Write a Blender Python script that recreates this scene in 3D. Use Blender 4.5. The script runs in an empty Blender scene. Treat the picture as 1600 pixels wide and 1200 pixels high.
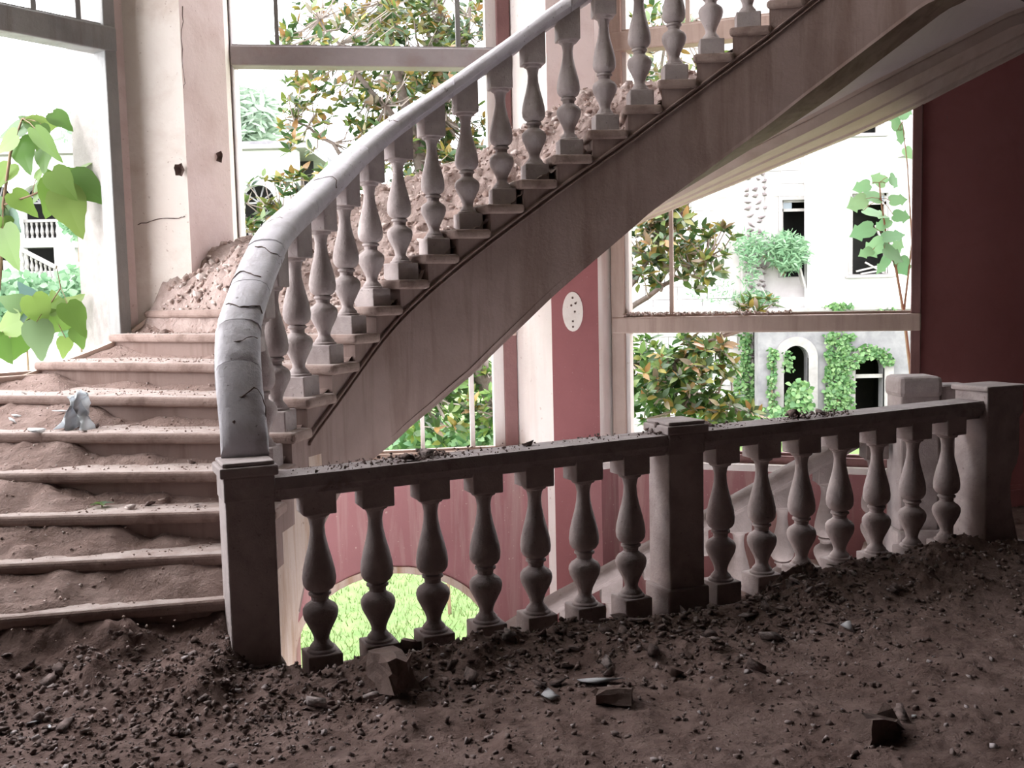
import bpy, bmesh, math, random
import numpy as np
from mathutils import Vector, Matrix
from mathutils.geometry import tessellate_polygon
random.seed(7); RNG = np.random.RandomState(11)
scene = bpy.context.scene
COL = scene.collection

# ------------------------------------------------------------------ camera
EYE = Vector((0, 0, 1.5)); FPX = 1600.0
PITCH = math.atan(137 / 1600); ROLL = 0.023
_f = Vector((0, math.cos(PITCH), -math.sin(PITCH))); _r0 = Vector((1, 0, 0)); _u0 = Vector((0, math.sin(PITCH), math.cos(PITCH)))
_r = _r0 * math.cos(ROLL) - _u0 * math.sin(ROLL); _u = _r0 * math.sin(ROLL) + _u0 * math.cos(ROLL)
cam_d = bpy.data.cameras.new('camera'); cam_d.sensor_width = 36; cam_d.lens = 36; cam_d.clip_start = 0.05; cam_d.clip_end = 400
cam = bpy.data.objects.new('camera', cam_d); COL.objects.link(cam)
cam.matrix_world = Matrix(((_r.x, _u.x, -_f.x, EYE.x), (_r.y, _u.y, -_f.y, EYE.y), (_r.z, _u.z, -_f.z, EYE.z), (0, 0, 0, 1)))
scene.camera = cam
def at(px, py, Y):
    """measured point: where the photograph's pixel lies at a given distance Y from the viewer"""
    d = _f + _r * ((px - 800) / FPX) - _u * ((py - 600) / FPX)
    return EYE + d * (Y / d.y)

# ------------------------------------------------------------------ world and exposure (bright overcast day)
w = bpy.data.worlds.new('overcast_sky'); scene.world = w; w.use_nodes = True
bg = w.node_tree.nodes['Background']; bg.inputs[0].default_value = (0.95, 0.965, 1.0, 1); bg.inputs[1].default_value = 7.4
sun_d = bpy.data.lights.new('hazy_sun', 'SUN'); sun_d.energy = 5.5; sun_d.angle = math.radians(75); sun_d.color = (1, .975, .95)
sun = bpy.data.objects.new('hazy_sun', sun_d); COL.objects.link(sun); sun.location = (-30, -10, 25)
sun.rotation_euler = Vector((-.80, -.30, .52)).to_track_quat('Z', 'Y').to_euler()
scene.view_settings.view_transform = 'Standard'; scene.view_settings.look = 'None'
scene.view_settings.exposure = 0.0; scene.view_settings.gamma = 1.0; scene.view_settings.use_curve_mapping = False

# ------------------------------------------------------------------ materials
def nd(nt, t, **kw):
    n = nt.nodes.new(t)
    for k, v in kw.items(): setattr(n, k, v)
    return n
def ramp(nt, fac, stops):
    n = nd(nt, 'ShaderNodeValToRGB'); e = n.color_ramp.elements
    e[0].position = stops[0][0]; e[0].color = (*stops[0][1], 1)
    e[1].position = stops[-1][0]; e[1].color = (*stops[-1][1], 1)
    for p, c in stops[1:-1]:
        x = e.new(p); x.color = (*c, 1)
    nt.links.new(fac, n.inputs[0]); return n.outputs[0]
def noise(nt, vec, scale, detail=6, rough=0.6, dist=0.0):
    n = nd(nt, 'ShaderNodeTexNoise'); n.inputs['Scale'].default_value = scale; n.inputs['Detail'].default_value = detail
    n.inputs['Roughness'].default_value = rough; n.inputs['Distortion'].default_value = dist
    nt.links.new(vec, n.inputs['Vector']); return n.outputs[0]
def mapping(nt, vec, sc):
    n = nd(nt, 'ShaderNodeMapping'); n.inputs['Scale'].default_value = sc; nt.links.new(vec, n.inputs[0]); return n.outputs[0]
def mix(nt, fac, a, b, mode='MIX'):
    n = nd(nt, 'ShaderNodeMix', data_type='RGBA', blend_type=mode)
    for s, v in ((n.inputs[0], fac), (n.inputs[6], a), (n.inputs[7], b)):
        if hasattr(v, 'is_linked'): nt.links.new(v, s)
        elif isinstance(v, tuple): s.default_value = (*v, 1)
        else: s.default_value = v
    return n.outputs[2]
def base(name, rough=0.85, spec=0.3):
    m = bpy.data.materials.new(name); m.use_nodes = True; nt = m.node_tree
    b = nt.nodes['Principled BSDF']; b.inputs['Roughness'].default_value = rough
    b.inputs['Specular IOR Level'].default_value = spec
    g = nd(nt, 'ShaderNodeNewGeometry')
    return m, nt, b, g
def surf(name, c1, c2, scale=2.5, stain=None, stain_amt=0.5, stain_scale=3.0, streak=False, bump=0.15, bump_scale=40, rough=0.85, spec=0.3, speck=None, speck_scale=60, rand=0.0):
    """plaster, stone, paint: two tones, optional stains (vertical streaks) and specks, fine relief"""
    m, nt, b, g = base(name, rough, spec); L = nt.links.new; pos = g.outputs['Position']
    if rand:
        oi = nd(nt, 'ShaderNodeObjectInfo')
        va = nd(nt, 'ShaderNodeVectorMath', operation='ADD'); sc = nd(nt, 'ShaderNodeVectorMath', operation='SCALE')
        L(oi.outputs['Random'], sc.inputs['Scale']); sc.inputs[0].default_value = (17, 31, 23)
        L(pos, va.inputs[0]); L(sc.outputs[0], va.inputs[1]); pos = va.outputs[0]
    c = ramp(nt, noise(nt, pos, scale), [(0.3, c1), (0.7, c2)])
    if stain:
        v = mapping(nt, pos, (3.2, 3.2, 0.28)) if streak else pos
        f = ramp(nt, noise(nt, v, stain_scale, 7, 0.65, 0.4), [(0.48, (0, 0, 0)), (0.72, (stain_amt,) * 3)])
        c = mix(nt, f, c, stain)
    if speck:
        f = ramp(nt, noise(nt, pos, speck_scale, 2, 0.5), [(0.70, (0, 0, 0)), (0.74, (0.55,) * 3)])
        c = mix(nt, f, c, speck)
    if rand:
        v = nd(nt, 'ShaderNodeMapRange'); L(oi.outputs['Random'], v.inputs[0]); v.inputs[3].default_value = 1 - rand; v.inputs[4].default_value = 1 + rand
        h = nd(nt, 'ShaderNodeHueSaturation'); L(v.outputs[0], h.inputs['Value']); L(c, h.inputs['Color']); c = h.outputs[0]
    L(c, b.inputs['Base Color'])
    if bump:
        bp = nd(nt, 'ShaderNodeBump'); bp.inputs['Strength'].default_value = bump; bp.inputs['Distance'].default_value = 0.02
        L(noise(nt, pos, bump_scale, 8, 0.65), bp.inputs['Height']); L(bp.outputs[0], b.inputs['Normal'])
    return m
def island(name, stops, rough=0.9, spec=0.2, bump=0.0, translucent=0.0, per_object=False, noise_amt=0.0):
    """one tone for each loose piece (leaves, crumbs)"""
    m, nt, b, g = base(name, rough, spec); L = nt.links.new
    if per_object:
        src = nd(nt, 'ShaderNodeObjectInfo').outputs['Random']
    else: src = g.outputs['Random Per Island']
    c = ramp(nt, src, stops)
    if noise_amt:
        c = mix(nt, noise_amt, c, ramp(nt, noise(nt, g.outputs['Position'], 35, 5), [(0.35, (0, 0, 0)), (0.65, (1, 1, 1))]), 'OVERLAY')
    L(c, b.inputs['Base Color'])
    if bump:
        bp = nd(nt, 'ShaderNodeBump'); bp.inputs['Strength'].default_value = bump; bp.inputs['Distance'].default_value = 0.02
        L(noise(nt, g.outputs['Position'], 60, 6), bp.inputs['Height']); L(bp.outputs[0], b.inputs['Normal'])
    if translucent:
        t = nd(nt, 'ShaderNodeBsdfTranslucent'); L(c, t.inputs[0]); ms = nd(nt, 'ShaderNodeMixShader'); ms.inputs[0].default_value = translucent
        out = nt.nodes['Material Output']; L(b.outputs[0], ms.inputs[1]); L(t.outputs[0], ms.inputs[2]); L(ms.outputs[0], out.inputs[0])
    return m
M = {}
M['stone'] = surf('weathered_grey_stone', (.34, .285, .28), (.49, .42, .41), 6, (.25, .20, .19), .6, 5, False, .35, 55, speck=(.18, .15, .14), speck_scale=45, rand=.08)
M['stone_low'] = surf('shaded_brown_stone', (.17, .135, .125), (.25, .20, .19), 6, (.12, .09, .08), .6, 5, False, .35, 55, rand=.08)  # darker brown copy of the stone: weaker light on the lower flight painted in
M['rail_paint'] = surf('worn_pale_handrail', (.60, .56, .61), (.74, .70, .75), 5, (.36, .31, .32), .6, 7, False, .3, 50, rough=.55, spec=.5, speck=(.12, .09, .09), speck_scale=38)
M['dark_rail'] = surf('dusty_stone_rail', (.33, .28, .28), (.46, .40, .40), 6, (.15, .11, .10), .8, 6, False, .4, 60, speck=(.08, .06, .05), speck_scale=50)
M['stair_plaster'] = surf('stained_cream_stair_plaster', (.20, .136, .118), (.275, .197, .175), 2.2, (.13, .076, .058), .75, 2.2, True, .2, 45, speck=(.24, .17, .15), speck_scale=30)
M['old_plaster'] = surf('brown_stained_old_plaster', (.45, .345, .29), (.55, .45, .39), 3, (.33, .20, .12), .9, 3.0, True, .3, 40, speck=(.22, .14, .10), speck_scale=24)
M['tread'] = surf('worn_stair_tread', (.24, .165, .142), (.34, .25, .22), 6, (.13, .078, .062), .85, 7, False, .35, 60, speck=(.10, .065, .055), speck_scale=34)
def dusty(m, dust, amt=.85):
    """pale dust that has settled on whatever lies level"""
    nt = m.node_tree; L = nt.links.new; b = nt.nodes['Principled BSDF']; c = b.inputs['Base Color'].links[0].from_socket
    g = nd(nt, 'ShaderNodeNewGeometry'); sx = nd(nt, 'ShaderNodeSeparateXYZ'); L(g.outputs['True Normal'], sx.inputs[0])
    r1 = ramp(nt, sx.outputs['Z'], [(.75, (0, 0, 0)), (.97, (amt,) * 3)]); n = ramp(nt, noise(nt, g.outputs['Position'], 9, 6), [(.32, (.25, .25, .25)), (.6, (1, 1, 1))])
    L(mix(nt, mix(nt, 1.0, r1, n, 'MULTIPLY'), c, dust), b.inputs['Base Color']); return m
dusty(M['tread'], (.46, .385, .36))
M['soffit'] = surf('tan_soffit_plaster', (.66, .52, .45), (.76, .63, .56), 3, (.50, .37, .29), .6, 3, False, .1, 40)
M['soffit_pale'] = surf('pale_soffit_panel', (.76, .68, .67), (.82, .75, .74), 2, (.52, .46, .44), .4, 3, False, .08, 40)
M['cream'] = surf('cream_lime_plaster', (.74, .66, .61), (.84, .78, .73), 1.4, (.56, .44, .38), .6, 2.2, False, .18, 30, speck=(.42, .31, .26), speck_scale=40)
M['pink'] = surf('pinkish_plaster', (.68, .55, .53), (.77, .64, .62), 1.6, (.52, .37, .34), .5, 2.5, False, .15, 35, speck=(.40, .27, .24), speck_scale=45)
M['red'] = surf('oxblood_painted_plaster', (.52, .205, .205), (.57, .24, .24), 1.5, (.44, .165, .165), .5, 3, False, .10, 30, rough=.7, speck=(.36, .25, .23), speck_scale=60)
M['red_low'] = surf('streaked_rose_plaster', (.29, .13, .135), (.34, .16, .165), 1.3, (.46, .33, .30), .7, 2.6, True, .15, 30, speck=(.58, .46, .38), speck_scale=45)
M['red_col'] = surf('rose_painted_column', (.30, .115, .12), (.345, .135, .14), 1.6, (.26, .095, .10), .4, 4, False, .1, 30, speck=(.52, .35, .33), speck_scale=50)
M['reveal'] = surf('pale_window_reveal', (.72, .66, .64), (.80, .74, .72), 3, (.62, .52, .49), .5, 3, True, .2, 40, speck=(.5, .4, .36), speck_scale=25)
M['frame'] = surf('weathered_window_frame', (.42, .315, .27), (.52, .40, .35), 3, (.30, .20, .16), .6, 4, True, .2, 40, rough=.6)
M['frame_dark'] = surf('dark_oxide_window_frame', (.18, .085, .085), (.25, .13, .125), 3, (.12, .06, .06), .6, 4, True, .2, 40, rough=.6)
M['frame_grey'] = surf('grey_green_window_frame', (.20, .20, .20), (.29, .28, .27), 3, (.15, .12, .11), .6, 4, True, .2, 40, rough=.5)
M['frame_lilac'] = surf('dusty_grey_transom', (.36, .32, .33), (.46, .41, .42), 3, (.34, .24, .21), .6, 4, False, .2, 40, rough=.6)
M['jamb'] = surf('rough_exterior_jamb', (.25, .225, .215), (.32, .29, .275), 12, (.19, .17, .16), .5, 9, False, .3, 80)
M['dirt'] = surf('dusty_brown_dirt', (.15, .096, .083), (.26, .182, .163), 5, (.085, .052, .044), .8, 7, False, .9, 50, rough=.95, spec=.1, speck=(.38, .31, .30), speck_scale=55)
M['dirt_pale'] = surf('pale_rubble_dust', (.36, .27, .245), (.50, .395, .365), 7, (.24, .165, .145), .8, 9, False, .9, 45, rough=.95, spec=.1, speck=(.58, .49, .47), speck_scale=45)
M['floor'] = surf('landing_slab', (.30, .25, .24), (.36, .30, .29), 4, (.2, .16, .15), .5, 4)
M['ceiling'] = surf('dark_ceiling', (.09, .075, .07), (.13, .11, .10), 2, (.06, .05, .045), .5, 3)  # dark tone set low so the ceiling bounces little light
M['dim_wall'] = surf('dim_plaster', (.09, .06, .06), (.12, .08, .08), 2)
M['crumb'] = island('rubble_crumb', [(0, (0.085, 0.058, 0.051)), (.55, (0.178, 0.128, 0.117)), (.85, (0.255, 0.196, 0.183)), (1, (0.391, 0.340, 0.340))], noise_amt=.3)
M['crumb_pale'] = island('pale_rubble_crumb', [(0, (.26, .18, .155)), (.6, (.44, .335, .30)), (1, (.60, .52, .49))], noise_amt=.3)
M['chunk'] = island('plaster_chunk', [(0, (0.111, 0.078, 0.072)), (.6, (0.196, 0.145, 0.134)), (1, (0.289, 0.238, 0.230))], per_object=True, noise_amt=.4, bump=.5)
M['chunk_pale'] = island('pale_plaster_chunk', [(0, (.36, .265, .235)), (.6, (.48, .39, .36)), (1, (.62, .54, .51))], per_object=True, noise_amt=.35, bump=.5)
M['brick'] = surf('broken_brick', (.115, .075, .064), (.17, .115, .10), 14, (.075, .05, .043), .6, 12, False, .5, 60)
M['white_shard'] = surf('white_glazed_shard', (.74, .75, .76), (.84, .85, .86), 8, rough=.35, spec=.5)
M['shard'] = surf('pale_tile_shard', (.42, .41, .43), (.55, .54, .56), 8, (.3, .26, .25), .4, 8, rough=.45, spec=.5)
M['white'] = surf('sunlit_white_render', (.56, .555, .55), (.66, .65, .64), .5, (.34, .33, .31), .5, .5, True, 0)
M['stone_block'] = surf('pale_limestone_block', (.40, .385, .38), (.54, .53, .52), 1.1, (.26, .235, .235), .7, 1.5, False, 0, rand=.10)
M['mortar'] = surf('block_joint', (.30, .275, .275), (.36, .335, .33), 2)
M['rough_stone'] = surf('mauve_rubble_stone', (.10, .075, .08), (.20, .17, .17), 3, (.06, .045, .05), .6, 2, False, 0, rand=.18)
M['stucco'] = surf('grey_stucco', (.13, .125, .135), (.24, .23, .235), 1.2, (.09, .085, .095), .6, 2.2, False, 0)
M['surround'] = surf('pale_stone_surround', (.20, .185, .18), (.28, .265, .26), 2, (.12, .105, .10), .5, 2, False, 0)
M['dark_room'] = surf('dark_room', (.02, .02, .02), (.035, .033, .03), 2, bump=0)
M['sash'] = surf('chalky_sash', (.24, .225, .215), (.32, .30, .29), 3, (.15, .125, .11), .5, 3, False, 0)
M['bark'] = surf('magnolia_bark', (.13, .105, .09), (.26, .22, .20), 9, (.07, .06, .05), .6, 6, False, .5, 30)
M['twig'] = surf('grey_twig', (.25, .21, .19), (.36, .31, .28), 9, bump=0)
M['stem'] = surf('brown_green_stem', (.16, .10, .07), (.24, .17, .10), 9, bump=0)
M['lawn'] = surf('bright_lawn', (.085, .15, .04), (.14, .21, .065), 2.5, (.17, .23, .10), .5, 6, False, .5, 30)
M['mag_leaf'] = island('magnolia_leaf', [(0, (0.025, 0.061, 0.020)), (.30, (0.054, 0.108, 0.032)), (.5, (0.115, 0.166, 0.036)), (.68, (0.230, 0.202, 0.043)), (.85, (0.259, 0.137, 0.050)), (1, (0.144, 0.202, 0.173))], .35, .5, translucent=.25)
M['mag_leaf_low'] = island('magnolia_leaf_low', [(0, (0.029, 0.079, 0.022)), (.5, (0.079, 0.173, 0.036)), (.8, (0.158, 0.274, 0.065)), (1, (0.245, 0.259, 0.065))], .35, .5, translucent=.35)
M['mag_leaf_obj'] = island('magnolia_leaf_single', [(0, (0.029, 0.065, 0.022)), (.30, (0.058, 0.115, 0.032)), (.5, (0.122, 0.173, 0.036)), (.68, (0.245, 0.209, 0.043)), (.85, (0.274, 0.144, 0.050)), (1, (0.158, 0.216, 0.180))], .35, .5, translucent=.25, per_object=True)
M['big_leaf'] = island('broad_green_leaf', [(0, (0.072, 0.149, 0.030)), (.5, (0.132, 0.220, 0.044)), (.8, (0.176, 0.253, 0.066)), (1, (0.121, 0.198, 0.187))], .45, .5, translucent=.45, per_object=True)
M['cool_leaf'] = island('cool_green_leaf', [(0, (0.107, 0.242, 0.114)), (1, (0.202, 0.349, 0.181))], .5, .4, translucent=.4, per_object=True)
M['feather'] = island('feathery_leaf', [(0, (0.090, 0.194, 0.097)), (1, (0.220, 0.337, 0.207))], .6, .3, translucent=.4)
M['ivy'] = island('ivy_leaf', [(0, (0.032, 0.092, 0.028)), (.6, (0.083, 0.175, 0.055)), (1, (0.156, 0.248, 0.101))], .5, .4, translucent=.2)
M['pale_tree'] = island('pale_conifer_leaf', [(0, (0.214, 0.299, 0.214)), (1, (0.371, 0.442, 0.357))], .7, .2, translucent=.3)
M['grass'] = island('grass_blade', [(0, (0.072, 0.115, 0.029)), (.6, (0.122, 0.173, 0.054)), (1, (0.187, 0.223, 0.108))], .6, .3, translucent=.4)
M['orange'] = surf('dry_orange_leaf', (.42, .10, .03), (.55, .17, .06), 20, bump=0)
M['straw'] = surf('dry_straw', (.45, .38, .28), (.55, .47, .36), 20, bump=0)
def glassy(name, col, rough, alpha):
    m, nt, b, g = base(name, rough, .5); b.inputs['Base Color'].default_value = (*col, 1); b.inputs['Alpha'].default_value = alpha
    b.inputs['Transmission Weight'].default_value = .3; return m
M['plastic'] = island('cloudy_plastic', [(0, (.82, .86, .9)), (1, (.88, .9, .93))], .3, .5, translucent=.5)
M['pane'] = surf('dusty_pane', (.10, .125, .145), (.15, .18, .20), 1, rough=.15, spec=.6, bump=0)

# ------------------------------------------------------------------ mesh building
class MB:
    def __init__(s): s.v = []; s.f = []
    def add(s, vs, fs):
        n = len(s.v); s.v += [tuple(p) for p in vs]; s.f += [tuple(i + n for i in f) for f in fs]; return s
    def box(s, a, b):
        x0, y0, z0 = a; x1, y1, z1 = b
        return s.add([(x0,y0,z0),(x1,y0,z0),(x1,y1,z0),(x0,y1,z0),(x0,y0,z1),(x1,y0,z1),(x1,y1,z1),(x0,y1,z1)],
                     [(3,2,1,0),(4,5,6,7),(0,1,5,4),(1,2,6,5),(2,3,7,6),(3,0,4,7)])
    def prism(s, poly, z0, z1):
        n = len(poly); A = sum(poly[i][0]*poly[(i+1)%n][1]-poly[(i+1)%n][0]*poly[i][1] for i in range(n))
        if A < 0: poly = poly[::-1]
        g0 = (lambda p: z0(p)) if callable(z0) else (lambda p: z0); g1 = (lambda p: z1(p)) if callable(z1) else (lambda p: z1)
        return s.add([(p[0],p[1],g0(p)) for p in poly]+[(p[0],p[1],g1(p)) for p in poly],
                     [tuple(range(n-1,-1,-1)), tuple(range(n,2*n))]+[(i,(i+1)%n,n+(i+1)%n,n+i) for i in range(n)])
    def bar(s, a, b, z0, z1, t, off=0.0):
        """upright slab between plan points a and b, thickness t, shifted sideways by off"""
        d = Vector((b[0]-a[0], b[1]-a[1])).normalized(); n = Vector((d.y, -d.x))
        p = [Vector(a[:2])+n*(off-t/2), Vector(b[:2])+n*(off-t/2), Vector(b[:2])+n*(off+t/2), Vector(a[:2])+n*(off+t/2)]
        return s.prism([(q.x, q.y) for q in p], z0, z1)
    def beam(s, a, b, w_, h_):
        """straight stick of rectangular section from a to b"""
        a = Vector(a); b = Vector(b); d = (b-a).normalized(); up = Vector((0,0,1)) if abs(d.z) < .95 else Vector((1,0,0))
        sd = d.cross(up).normalized(); u = sd.cross(d)
        c = [sd*x*w_/2+u*y*h_/2 for x, y in ((-1,-1),(1,-1),(1,1),(-1,1))]
        return s.add([a+q for q in c]+[b+q for q in c], [(0,1,2,3),(7,6,5,4),(0,4,5,1),(1,5,6,2),(2,6,7,3),(3,7,4,0)])
    def tube(s, pts, rads, n=8, cap=True):
        pts = [Vector(p) for p in pts]; rings = []; k0 = len(s.v); up = Vector((.13,.27,1)).normalized()
        for i, p in enumerate(pts):
            d = (pts[min(i+1, len(pts)-1)]-pts[max(i-1, 0)]).normalized()
            sd = d.cross(up)
            if sd.length < 1e-3: sd = d.cross(Vector((1,0,0)))
            sd.normalize(); u = sd.cross(d); r = rads[i] if hasattr(rads, '__len__') else rads
            s.v += [tuple(p+sd*r*math.cos(2*math.pi*j/n)+u*r*math.sin(2*math.pi*j/n)) for j in range(n)]
        for i in range(len(pts)-1):
            for j in range(n):
                a = k0+i*n+j; b = k0+i*n+(j+1)%n; s.f.append((a, b, b+n, a+n))
        if cap:
            s.f.append(tuple(k0+j for j in range(n))[::-1]); s.f.append(tuple(k0+(len(pts)-1)*n+j for j in range(n)))
        return s
    def lathe(s, prof, n=20):
        k0 = len(s.v)
        for r, z in prof: s.v += [(r*math.cos(2*math.pi*j/n), r*math.sin(2*math.pi*j/n), z) for j in range(n)]
        for i in range(len(prof)-1):
            for j in range(n):
                a = k0+i*n+j; b = k0+i*n+(j+1)%n; s.f.append((a, b, b+n, a+n))
        s.f.append(tuple(k0+j for j in range(n))[::-1]); s.f.append(tuple(k0+(len(prof)-1)*n+j for j in range(n)))
        return s
    def sweep(s, path, prof, closed=True, cap=True):
        """prof: (side, up) points; path: 3D points; side is horizontal, to the right of travel"""
        path = [Vector(p) for p in path]; n = len(prof); k0 = len(s.v)
        for i, p in enumerate(path):
            d = path[min(i+1, len(path)-1)]-path[max(i-1, 0)]; d.z = 0; d.normalize(); sd = Vector((d.y, -d.x, 0))
            s.v += [tuple(p+sd*a+Vector((0,0,b))) for a, b in prof]
        for i in range(len(path)-1):
            for j in range(n if closed else n-1):
                a = k0+i*n+j; b = k0+i*n+(j+1)%n; s.f.append((a, a+n, b+n, b))
        if cap and closed:
            s.f.append(tuple(k0+j for j in range(n))); s.f.append(tuple(k0+(len(path)-1)*n+j for j in range(n))[::-1])
        return s
    def holed(s, outer, holes, fn, t):
        """flat wall with openings: outline and holes in (u, z); fn(u, z, depth) gives the 3D point; t = thickness"""
        loops = [outer]+holes; flat = [p for l in loops for p in l]; n = len(flat)
        tris = tessellate_polygon([[Vector((p[0], p[1], 0)) for p in l] for l in loops])
        k0 = len(s.v); s.v += [tuple(fn(p[0], p[1], 0)) for p in flat]+[tuple(fn(p[0], p[1], t)) for p in flat]
        for a, b, c in tris: s.f.append((k0+a, k0+b, k0+c)); s.f.append((k0+n+c, k0+n+b, k0+n+a))
        o = 0
        for l in loops:
            m_ = len(l)
            for i in range(m_):
                a, b = o+i, o+(i+1) % m_; s.f.append((k0+a, k0+b, k0+n+b, k0+n+a))
            o += m_
        return s
    def mesh(s, name, mat, smooth=False, fix=True):
        me = bpy.data.meshes.new(name); me.from_pydata(s.v, [], s.f)
        if fix:
            bm = bmesh.new(); bm.from_mesh(me); bmesh.ops.recalc_face_normals(bm, faces=bm.faces); bm.to_mesh(me); bm.free()
        for m in (mat if isinstance(mat, (list, tuple)) else [mat]): me.materials.append(M[m])
        if smooth:
            me.polygons.foreach_set('use_smooth', [True]*len(me.polygons))
            if smooth != 'all': me.set_sharp_from_angle(angle=math.radians(38))
        me.update(); return me
    def build(s, name, mat, parent=None, smooth=False, bevel=0, fix=True):
        return link(s.mesh(name, mat, smooth, fix), name, parent, bevel)
def link(me, name, parent=None, bevel=0, loc=None, rz=0, scale=None):
    o = bpy.data.objects.new(name, me); COL.objects.link(o); o.parent = parent
    if loc is not None: o.location = loc
    if rz: o.rotation_euler.z = rz
    if scale is not None: o.scale = scale
    if bevel:
        b = o.modifiers.new('bevel', 'BEVEL'); b.width = bevel; b.segments = 2; b.limit_method = 'ANGLE'; b.angle_limit = math.radians(40)
    return o
def tag(o, label=None, cat=None, group=None, kind=None):
    for k, v in (('label', label), ('category', cat), ('group', group), ('kind', kind)):
        if v: o[k] = v
    return o
def thing(name, label, cat, loc=(0,0,0), group=None, rz=0):
    o = bpy.data.objects.new(name, None); COL.objects.link(o); o.location = loc; o.rotation_euler.z = rz; o.empty_display_size = .1
    return tag(o, label, cat, group)
def struct(o, label=None): return tag(o, label, None, None, 'structure')

# value noise
_H = RNG.rand(256, 256)
def vn(x, y):
    xi = np.floor(x).astype(int); yi = np.floor(y).astype(int); fx = x-xi; fy = y-yi
    fx = fx*fx*(3-2*fx); fy = fy*fy*(3-2*fy); a = _H[xi % 256, yi % 256]; b = _H[(xi+1) % 256, yi % 256]; c = _H[xi % 256, (yi+1) % 256]; d = _H[(xi+1) % 256, (yi+1) % 256]
    return (a*(1-fx)+b*fx)*(1-fy)+(c*(1-fx)+d*fx)*fy
def fbm(x, y, oct=5, gain=.5):
    s = 0; a = 1; t = 0
    for i in range(oct): s = s+a*vn(x+i*17.3, y+i*9.1); t += a; a *= gain; x = x*2.03; y = y*2.03
    return s/t

# ------------------------------------------------------------------ plan of the stairwell
FLOOR = -0.10; GROUND = -3.25; TOP = 6.4; CEIL = 3.30
def cr(pts, t):
    n = len(pts)-1; t = max(0, min(n-1e-6, t)); i = int(t); f = t-i
    p0, p1, p2, p3 = (Vector(pts[max(0, min(n, j))]) for j in (i-1, i, i+1, i+2))
    return .5*((2*p1)+(p2-p0)*f+(2*p0-5*p1+4*p2-p3)*f*f+(3*p1-p0-3*p2+p3)*f**3)
INNER = [(-1.05,4.05),(-1.08,4.22),(-1.1,4.38),(-1.1,4.55),(-1.09,4.72),(-1.07,4.9),(-1.03,5.1),(-.94,5.34),(-.85,5.58),(-.755,5.78),(-.635,5.95),(-.48,6.09),(-.3,6.18),(-.105,6.24),(.1,6.28),(.305,6.32),(.525,6.35),(.745,6.37),(.955,6.38),(1.17,6.38),(1.385,6.36),(1.6,6.33),(1.8,6.3),(2.0,6.26),(2.2,6.2),(2.4,6.13),(2.6,6.05)]
OUTER = [(-5.5,2.7),(-5.2,3.3),(-4.85,3.98),(-4.45,4.5),(-4.1,4.95),(-3.7,5.38),(-3.3,5.86),(-2.95,6.36),(-2.64,6.78),(-2.45,6.93),(-2.2,6.96),(-1.97,7.38),(-1.5,7.55),(-1.0,7.62),(-.5,7.68),(-.02,7.72),(.42,7.5),(.80,7.64),(1.2,7.5),(1.6,7.35),(2.0,7.2),(2.4,7.05),(2.75,6.93),(3.05,6.99),(3.35,7.05),(3.65,7.11),(3.95,7.17)]
def I(k): return cr(INNER, k)
def O(k): return cr(OUTER, k)
def nrm(k):
    d = (I(k+.15)-I(k-.15)).normalized(); return Vector((-d.y, d.x))
def zr(k): return .13+.148*k
def lerp(tab, k): return float(np.interp(k, [a for a, _ in tab], [b for _, b in tab]))
BOT = [(0,-1.5),(3,-.9),(4.5,-.25),(5,-.03),(6.6,.375),(7.3,.51),(9.6,.674),(11,.84),(12.3,1.03),(14.7,1.48),(17.5,1.98),(21.8,2.63),(25.2,3.13),(26,3.2)]
BOUT = [(4,-.6),(6,.3),(9,.62),(11,.95),(15,1.62),(17.5,2.1),(22,2.77),(25,3.2),(26,3.3)]
# window wall line on the left, and the plan corners of the piers
WL1 = Vector((-2.58, 6.88)); WLD = Vector((-.609, -.793))
B = Vector((2.76, 6.95)); RD = Vector((.978, .208))
PIER_L = [(-3.0,7.20),(-2.60,6.87),(-2.52,6.95),(-2.125,6.9),(-1.957,7.35),(-2.02,7.95),(-2.5,8.0)]
PIER_R = [(.0,8.25),(.03,7.88),(.30,7.5),(.643,7.5),(.765,7.72),(.86,8.15)]
SILL = .21

# landing slab and its surroundings
BL0 = Vector((-.839, 4.272)); BL1 = Vector((2.431, 5.686)); BD = (BL1-BL0).normalized(); BN = Vector((-BD.y, BD.x))
BANG = math.atan2(BD.y, BD.x)
edge0 = BL0-BD*.36+BN*.13; edge1 = BL1+BD*.45+BN*.13
FPOLY = [(-5.9,-3.0),(6.6,-3.0),(6.6, B.y+RD.y*(6.6-B.x)/RD.x),(B.x,B.y),(2.42,6.0),(edge1.x,edge1.y+.02),(edge1.x,edge1.y),(edge0.x,edge0.y),(-1.15,4.5),(-4.4,4.5),(-5.9,2.7)]
struct(MB().prism(FPOLY, FLOOR-.3, FLOOR).build('floor', 'floor'))
c0 = BL0-BD*5.55+BN*.1; 
CPOLY = [(-6.0,-3.2),(6.8,-3.2),(6.8,9.9),(3.75,7.62),(3.35,7.24),(3.1,7.0),(2.95,6.86),(2.62,6.6),(2.45,6.25),(2.5,5.95),(-1.0,4.32),(c0.x,c0.y)]
ceil_o = struct(MB().prism(CPOLY, CEIL, CEIL+.47).build('ceiling', 'ceiling'))
struct(MB().box((-6.15,-3.25,GROUND),(6.85,-3.0,6.4)).build('wall_back', 'dim_wall'))
struct(MB().box((6.6,-3.0,GROUND),(6.85,9.75,6.4)).build('wall_side', 'dim_wall'))
struct(MB().box((-6.15,-3.0,GROUND),(-5.9,2.6,6.4)).build('wall_left', 'dim_wall'))
struct(MB().prism([(-6.15,-3.25),(6.85,-3.25),(6.85,8.2),(2.78,7.2),(.4,7.9),(-2.2,7.4),(-6.15,2.5)], TOP, TOP+.3).build('roof_slab', 'cream'))
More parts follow.
